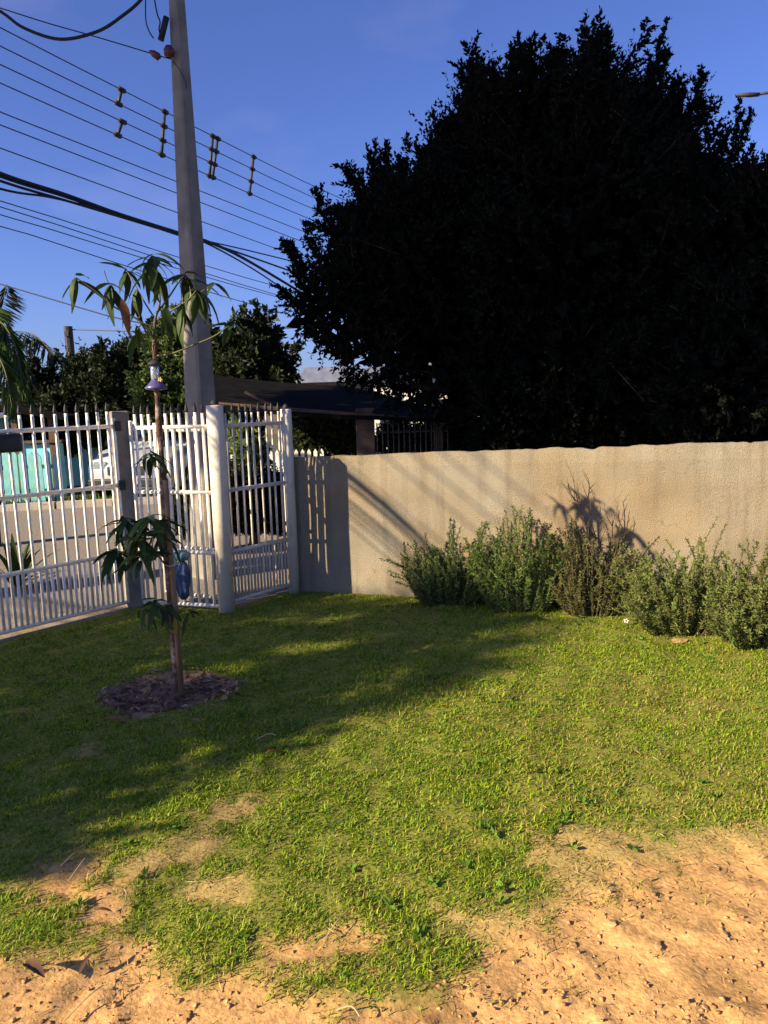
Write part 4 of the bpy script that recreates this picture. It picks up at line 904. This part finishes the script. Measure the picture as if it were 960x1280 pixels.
rosemary('rosemary_bush', 'greener rosemary bush with upright stems, second from the left', bpos(648, 760), 0.74, 0.93, 0.50, 170, (0.060, 0.090, 0.018), (0.16, 0.25, 0.045), (0.10, 0.08, 0.05), profile=peak((0, 1.0, 1.5)), per=150)
rosemary('lavender_bush', 'brownish half-dry bush with knobbly stem tips in mid row', bpos(738, 766), 0.66, 0.90, 0.46, 160, (0.060, 0.068, 0.018), (0.18, 0.19, 0.055), (0.13, 0.09, 0.05), profile=peak((-0.5, 1.0, 1.2), (0.5, .85, .8)), per=130, nl=0.028)
rosemary('rosemary_bush', 'green rosemary bush with a tall peak, right of the gap', bpos(850, 785), 0.78, 0.90, 0.52, 180, (0.062, 0.078, 0.018), (0.20, 0.26, 0.055), (0.12, 0.08, 0.05), profile=peak((0.45, 1.0, .35), (-0.5, .78, .8), (0, .8, .5)), per=150)
rosemary('rosemary_bush', 'sprawling rosemary bush leaning out at the right edge', bpos(945, 797), 0.84, 0.84, 0.58, 190, (0.058, 0.070, 0.018), (0.19, 0.25, 0.055), (0.14, 0.09, 0.05), profile=peak((0.0, 1.0, .6), (0.6, .9, .6)), per=150, lean=(0.04, -0.05))
rosemary('rosemary_bush', 'rosemary bush just outside the right edge of the frame', bpos(1060, 800), 0.80, 0.74, 0.55, 120, (0.058, 0.070, 0.018), (0.19, 0.25, 0.055), (0.14, 0.09, 0.05), profile=peak((0.0, 1.0, .9)), per=90)
# dry spindly weed
wb = bpos(764, 765)
weed = thing('dry_weed', 'tall thin leafless dry weed sticking up from the bushes', 'weed', wb)
def weed_branch(p, d, ln, r, lvl):
    pts = [p]; q = p.copy(); dv = d.copy()
    for i in range(6):
        dv = (dv + Vector((random.uniform(-.16, .16), random.uniform(-.12, .12), 0.05))).normalized(); q = q + dv * ln / 6; pts.append(q.copy())
        if lvl < 2 and i >= 1:
            for _ in range(2 if lvl == 0 else 1):
                weed_branch(q.copy(), (dv + Vector((random.uniform(-.8, .8), random.uniform(-.6, .6), 0.2))).normalized(), ln * random.uniform(.22, .38), r * 0.55, lvl + 1)
    WB.tube(pts, [r * (1 - 0.12 * k) for k in range(7)], 5, False)
WB = MB()
weed_branch(Vector((-0.02, 0.05, 0)), Vector((-0.10, 0.02, 1)), 0.86, 0.009, 0)
weed_branch(Vector((0.04, 0.04, 0)), Vector((0.0, 0.0, 1)), 0.66, 0.007, 0)
WB.build('stems', mat('dry_stem', (0.16, 0.11, 0.07), None, rough=0.9), weed)
# blossoms on the ground between the bushes
def blossom(px, py, m, label, s):
    p = bpos(px, py); t = thing('blossom', label, 'flower', p + Vector((0, 0, 0.05)))
    for k in range(5):
        a = k * 1.2566; b_ = MB().lathe([(0.002, -0.004), (s * .5, 0.0), (0.002, 0.006)], 7, (s * .55 * math.cos(a), s * .2 * math.sin(a), s * .5 * math.sin(a)))
        b_.build('petal', m, t, True)
    MB().tube([(0, 0, 0), (0.0, 0.01, -0.06)], 0.002, 5).build('stalk', M['twig'], t)
blossom(808, 776, M['pink'], 'small pink blossom low between two bushes', 0.026)
blossom(783, 782, M['petal'], 'small white blossom on the ground below the dry weed', 0.022)

# ================================================================== SMALL THINGS ON THE GROUND
def stone(px, py, s, label, m='stone', flat=0.6):
    p = ground(px, py); z = z1(p.x, p.y)
    b_ = MB(); 
    import bmesh
    bm = bmesh.new(); bmesh.ops.create_icosphere(bm, subdivisions=2, radius=1)
    for v in bm.verts:
        k = 0.75 + 0.5 * random.random() ** 1.5; v.co = Vector((v.co.x * k * 1.25, v.co.y * k * .9, v.co.z * k * flat)) * s
    me_ = bpy.data.meshes.new('stone'); bm.to_mesh(me_); bm.free(); me_.materials.append(M[m])
    o = link('stone', me_, None, (p.x, p.y, z + s * 0.15), random.uniform(0, 6)); tag(o, label, 'stone')
stone(823, 1186, 0.0187, 'palest large stone on the bare earth at lower right')
stone(716, 1181, 0.0115, 'small stone at the grass edge of the right bare patch')
stone(592, 1233, 0.0101, 'flat stone at the left border of the right bare patch')
stone(590, 1195, 0.0094, 'small pale clod at the tip of the lawn above bare earth')
stone(905, 1170, 0.0115, 'brown clod on bare earth near the right edge')
stone(745, 1220, 0.0094, 'little clod low in the middle of the right bare patch')
stone(222, 1246, 0.0108, 'clod of earth in the lower left bare patch')
stone(765, 1158, 0.0144, 'dark brown clod left of the palest large stone')
stone(882, 1258, 0.0101, 'dark clod at the bottom right of the bare earth')
stone(850, 800, 0.0504, 'low pale slab lying in front of the right bushes', flat=0.22)
stone(182, 865, 0.0360, 'rounded brown clod left of the sapling in the earth ring', flat=0.7)
stone(280, 880, 0.0252, 'pale clod at the right rim of the earth ring')
dl = [leaf_mesh(0.11, 0.032, 0.6, M['dead'], fold=0.5), leaf_mesh(0.15, 0.045, 0.3, M['ddead'], fold=0.9)]
def fallen(px, py, a, s, label, k=0, tilt=0.0):
    p = ground(px, py); o = link('fallen_leaf', dl[k], None, (p.x, p.y, z1(p.x, p.y) + 0.036)); o.rotation_euler = (random.uniform(-.4, .4), tilt, a); o.scale = (s, s, s)
    tag(o, label, 'leaf')
fallen(132, 908, 0.2, 1.15, 'orange-brown dead leaf on the grass, lower left of the earth ring')
fallen(240, 910, 0.1, 0.5, 'small pale dead leaf under the middle of the earth ring')
fallen(306, 915, 0.5, 0.55, 'little rust leaf on the lawn right below the earth ring')
fallen(332, 950, 0.9, 1.1, 'orange dead leaf on the lawn, farthest right of the fallen leaves')
fallen(32, 1212, -0.7, 0.85, 'dark curled dead leaf at the lower left corner', 1, -0.3)
fallen(100, 1222, 1.2, 0.45, 'small dark upright curled leaf on the lower left earth', 1, -0.6)
fallen(120, 1140, 0.2, 0.5, 'brown leaf scrap on the small bare patch at left')
def straw(px0, py0, px1, py1, label, r=0.0022, h=0.03):
    a, b_ = ground(px0, py0), ground(px1, py1); a.z = z1(a.x, a.y) + h * .6; b_.z = z1(b_.x, b_.y) + h; m_ = (a + b_) / 2 + Vector((0.01, 0.01, 0.012))
    tag(MB().tube(smooth_pts([a, m_, b_], 4), r, 5).build('straw', mat('straw_stalk', (0.45, 0.33, 0.16), None, rough=0.8), None), label, 'straw')
straw(405, 1180, 428, 1155, 'dry straw stalk standing out of the middle bare patch')
straw(85, 1098, 106, 1075, 'straw lying across the left small bare patch')
straw(76, 1085, 98, 1068, 'short straw at the top of the left small bare patch')
straw(152, 1140, 155, 1115, 'upright straw at the right end of the left bare patch')
straw(420, 1272, 450, 1280, 'dark straw at the bottom edge left of centre')
straw(80, 1278, 130, 1240, 'long twig across the lower left bare earth')
straw(320, 929, 345, 924, 'pale straw on the lawn right of the earth ring')

# ================================================================== ACROSS THE ROAD
# turquoise house with porch and teal picket fence
hb = ground(30, 640, -0.05); HY = hb.y + 2.2
def xw(px, Y): return at(px, 560, Y).x
house = thing('turquoise_house', 'low turquoise house with dark porch across the road', 'house', (xw(30, HY), HY, -0.05))
hx0 = xw(-120, HY) - house.location.x; hx1 = xw(74, HY) - house.location.x; ztop = at(40, 556, HY).z + 0.05
cxh = (hx0 + hx1) / 2
MB().box((cxh, 0.1, ztop / 2), (hx1 - hx0, 0.2, ztop)).build('porch_wall', M['turq'], house)
MB().box((cxh, 2.2, .8), (hx1 - hx0, 0.2, 1.6)).build('back_wall', M['turq'], house)
for x in (hx0 + 0.1, xw(22, HY) - house.location.x, hx1 - 0.1):
    MB().box((x, 0.0, .8), (0.12, 0.12, 1.58)).build('porch_post', M['brown'], house)
MB().box((cxh, -0.04, ztop + 0.06), (hx1 - hx0 + .2, 0.14, 0.05)).build('railing', M['brown'], house)
rf = MB().prism([(hx0 - .4, 1.62), (cxh, 1.95), (hx1 + .3, 1.62), (hx1 + .3, 1.54), (cxh, 1.86), (hx0 - .4, 1.54)], -0.4, 2.6).build('roof', M['rooft'], house)
dw = MB().box((xw(10, HY) - house.location.x, 2.08, 1.05), (0.9, 0.06, .7)).build('window', M['glass'], house)
MB().box((xw(10, HY) - house.location.x, 2.04, 1.05), (0.05, 0.04, .7)).build('window_bar', M['white'], dw)
FY = hb.y + 0.75
tf = thing('teal_picket_fence', 'weathered teal picket fence in front of the turquoise house', 'fence', (xw(-60, FY), FY, -0.05))
pm = MB().prism([(-0.055, 0), (0.055, 0), (0.055, 0.93), (0, 1.0), (-0.055, 0.93)], -0.012, 0.012).mesh('picket', M['teal'])
i = 0; x = 0.0; lim = xw(78, FY) - tf.location.x
while x < lim:
    o = link('picket', pm, tf, (x, 0, 0.02 * random.random())); o.rotation_euler = (0, random.uniform(-.03, .03), 0); o.scale = (1, 1, random.uniform(.93, 1.03)); x += 0.155
for z in (0.28, 0.72): MB().box((lim / 2, 0.03, z), (lim, 0.03, 0.07)).build('rail', M['teal'], tf)
# parked car seen from the front
CY = ground(150, 633, -0.05).y + 0.4
car = thing('parked_car', 'silver-white car parked across the road, seen from the front', 'car', (xw(158, CY), CY, -0.05), R(-6))
def car_sec(prof):                                             # prof: list of (y, half width, z0, z1)
    b_ = MB()
    for y, hw, z0, zz in prof:
        b_.v += [Vector((-hw, y, z0)), Vector((-hw, y, zz * .8 + z0 * .2)), Vector((-hw * .88, y, zz)), Vector((hw * .88, y, zz)), Vector((hw, y, zz * .8 + z0 * .2)), Vector((hw, y, z0))]
    for i in range(len(prof) - 1):
        for k in range(6):
            a = i * 6 + k; c = i * 6 + (k + 1) % 6; b_.f.append((a, a + 6, c + 6, c))
    b_.f.append(tuple(range(6))); b_.f.append(tuple((len(prof) - 1) * 6 + k for k in range(6))[::-1]); return b_
body = car_sec([(0.0, .70, .32, .68), (0.08, .80, .24, .80), (0.5, .84, .22, .93), (1.15, .85, .22, 1.0), (3.6, .85, .22, 1.02), (3.95, .80, .28, .9)]).build('body', M['carw'], car, True)
cab = car_sec([(1.0, .74, .96, 1.0), (1.65, .66, .97, 1.48), (3.0, .66, .97, 1.50), (3.75, .70, .97, 1.05)]).build('cabin', M['carw'], car)
MB().box((0, 1.30, 1.245), (1.16, 0.02, 0.52), Matrix.Rotation(R(-53.5), 3, 'X')).build('windscreen', M['glass'], cab)
for s in (-1, 1):
    MB().box((s * 0.71, 2.35, 1.25), (0.012, 1.3, 0.34)).build('side_window', M['glass'], cab)
    MB().box((s * 0.56, 0.045, 0.70), (0.28, 0.10, 0.13)).build('headlight', M['glassc'], car, bevel=0.02)
    MB().tube([(s * 0.84, 1.25, 1.03), (s * 0.98, 1.22, 1.06)], [0.04, 0.08], 8).build('mirror', M['black'], car)
    for y in (0.75, 3.1):
        w = MB().tube([(s * 0.66, y, 0.30), (s * 0.86, y, 0.30)], 0.30, 18).build('wheel', M['rubber'], car); MB().tube([(s * 0.862, y, 0.30), (s * 0.868, y, 0.30)], 0.19, 14).build('rim', M['chrome'], w)
MB().box((0, 0.0, 0.60), (0.78, 0.06, 0.16)).build('grille', M['black'], car, bevel=0.015)
MB().box((0, -0.02, 0.38), (1.5, 0.12, 0.16)).build('bumper', M['black'], car, bevel=0.03)
MB().box((0, -0.09, 0.42), (0.40, 0.015, 0.12)).build('number_plate', M['hwhite'], car)
# low dark roof shelter behind the wall end
SH = 10.4
shel = thing('shelter', 'low shelter with sagging dark roof behind the left end of the wall', 'shelter', (at(380, 520, SH).x, SH, -0.05))
def shp(px, py, Y): return at(px, py, Y) - shel.location
rp = MB(); cols_ = [(240, 462, 500), (275, 470, 506), (330, 476, 512), (380, 480, 516), (430, 482, 519), (470, 490, 520), (510, 503, 522), (560, 512, 524)]
for x, yt, yb in cols_:
    f0 = shp(x, yb, SH - 0.8); f1 = shp(x, yt, SH + 1.3)
    rp.v += [f0, f1, f1 - Vector((0, 0, 0.05)), f0 - Vector((0, 0, 0.05))]
for i in range(len(cols_) - 1):
    for k in range(4): a = i * 4 + k; c = i * 4 + (k + 1) % 4; rp.f.append((a, a + 4, c + 4, c))
rp.f += [(0, 1, 2, 3), tuple(range(len(cols_) * 4 - 4, len(cols_) * 4))[::-1]]
rp.build('roof', M['rooft'], shel)
for x, Y, w in ((457, SH - .6, 0.24), (268, SH - .5, 0.12), (548, SH - .5, 0.12)):
    p = shp(x, 540, Y); ztp = shp(x, 516, Y).z; MB().box((p.x, p.y, ztp / 2 + .03), (w, w, ztp + .06)).build('pillar', M['brown'], shel, bevel=0.01)
MB().tube([shp(306, 490, SH - 1.0), shp(340, 507, SH - 1.0)], 0.018, 6).build('rafter', M['brown'], shel)
MB().tube([shp(240, 503, SH - .75), shp(560, 527, SH - .75)], 0.03, 6).build('beam', M['brown'], shel)
# dark metal railing by the shelter
RY = 9.7
rl = thing('metal_railing', 'dark metal railing between the shelter pillar and the big tree', 'railing', (at(472, 560, RY).x, RY, -0.05))
rx = at(560, 560, RY).x - rl.location.x; ztp = at(500, 528, RY).z + 0.05
bm_ = MB().tube([(0, 0, 0), (0, 0, ztp)], 0.010, 6).mesh('baluster', M['tip'])
for k in range(14): link('baluster', bm_, rl, (rx * k / 13, 0, 0))
for z in (0.15, ztp - 0.12): MB().tube([(0, 0, z), (rx, 0, z)], 0.014, 6).build('rail', M['tip'], rl)
# white picket fence and white house further back
WY = 12.0
wf = thing('white_picket_fence', 'low white picket fence far behind the cream fence panel', 'fence', (at(290, 560, WY).x, WY, -0.05))
L_ = at(402, 560, WY).x - wf.location.x; hz = at(350, 562, WY).z + 0.05
pm = MB().prism([(-0.03, 0), (0.03, 0), (0.03, hz - .05), (0, hz), (-0.03, hz - .05)], -0.01, 0.01).mesh('picket', M['hwhite'])
for k in range(15): link('picket', pm, wf, (L_ * k / 14, 0, 0))
for z in (hz * .3, hz * .8): MB().box((L_ / 2, 0.025, z), (L_, 0.025, 0.05)).build('rail', M['hwhite'], wf)
h2 = thing('white_house', 'sunlit white house glimpsed through the big tree', 'house', (at(540, 540, 19).x, 19, -0.05))
hx = at(468, 540, 19).x - h2.location.x; hx2 = at(700, 540, 19).x - h2.location.x; hh = at(540, 462, 19).z
MB().box(((hx + hx2) / 2, 1.5, hh / 2), (hx2 - hx, 3.0, hh)).build('wall', M['hwhite'], h2)
MB().prism([(hx - .3, hh), (hx2 + .3, hh), (hx2 + .3, hh + .1), ((hx + hx2) / 2, hh + .5), (hx - .3, hh + .1)], -0.3, 3.3).build('roof', M['bluroof'], h2)
for x in (hx + 0.5, hx + 1.7, hx + 3.2):
    w = MB().box((x, -0.02, hh * .55), (0.7, 0.06, 0.8)).build('window', M['glass'], h2); MB().box((x, -0.06, hh * .55 - .43), (0.8, 0.08, 0.05)).build('sill', M['hwhite'], w)
h3 = thing('blue_roof_house', 'distant house with bluish roof left of the big tree', 'house', (at(400, 520, 24).x, 24, -0.05))
zr = at(400, 459, 24).z + .05; zl = at(400, 476, 24).z; x0, x1 = at(372, 500, 24).x - h3.location.x, at(470, 500, 24).x - h3.location.x
MB().box(((x0 + x1) / 2, 1.2, zl / 2), (x1 - x0 - .3, 2.2, zl)).build('wall', M['concrete'], h3)
MB().prism([(x0, zl), (x1, zl), (x1 - .6, zr), (x0 + .3, zr)], -0.2, 2.6).build('roof', M['bluroof'], h3)
w = MB().box(((x0 + x1) / 2, 0.08, zl * .6), (0.8, 0.06, 0.8)).build('window', M['glass'], h3)
# posts
dp = at(85, 408, 20); t_ = thing('timber_post', 'short dark post rising above the background trees', 'post', (dp.x, 20, -0.05))
MB().tube([(0, 0, 0), (0.0, 0, dp.z + .05)], [0.13, 0.11], 10).build('shaft', M['tip'], t_)
MB().box((0, -0.13, dp.z - .15), (0.10, 0.05, 0.12)).build('bracket', M['tip'], t_)
dp = at(364, 430, 22); t_ = thing('thin_post', 'thin distant post between the small tree and the big tree', 'post', (dp.x, 22, -0.05))
MB().tube([(0, 0, 0), (0.0, 0, dp.z + .05)], [0.07, 0.055], 8).build('shaft', M['dbark'], t_)
MB().tube([(-.15, 0, dp.z - .1), (.15, 0, dp.z - .1)], 0.02, 6).build('crossbar', M['dbark'], t_)
# street lamp arm at the right edge
LYY = 13.0
a0 = at(922, 119, LYY); a1 = at(1000, 109, LYY); lp = thing('street_lamp', 'street lamp arm reaching in from the right edge of the sky', 'street lamp', (a1.x + .1, LYY, -0.05))
MB().tube([(0, 0, 0), (0, 0, a1.z + .3)], [0.10, 0.07], 10).build('pole', M['pole'], lp, True)
MB().tube([a1 - lp.location + Vector((.1, 0, 0)), a0 - lp.location + Vector((.3, 0, 0))], 0.022, 8).build('arm', M['tip'], lp, True)
MB().tube([a0 - lp.location + Vector((.35, 0, 0.0)), a0 - lp.location + Vector((.2, 0, 0)), a0 - lp.location], [0.03, 0.038, 0.024], 10).build('lamp_head', M['tip'], lp, True)
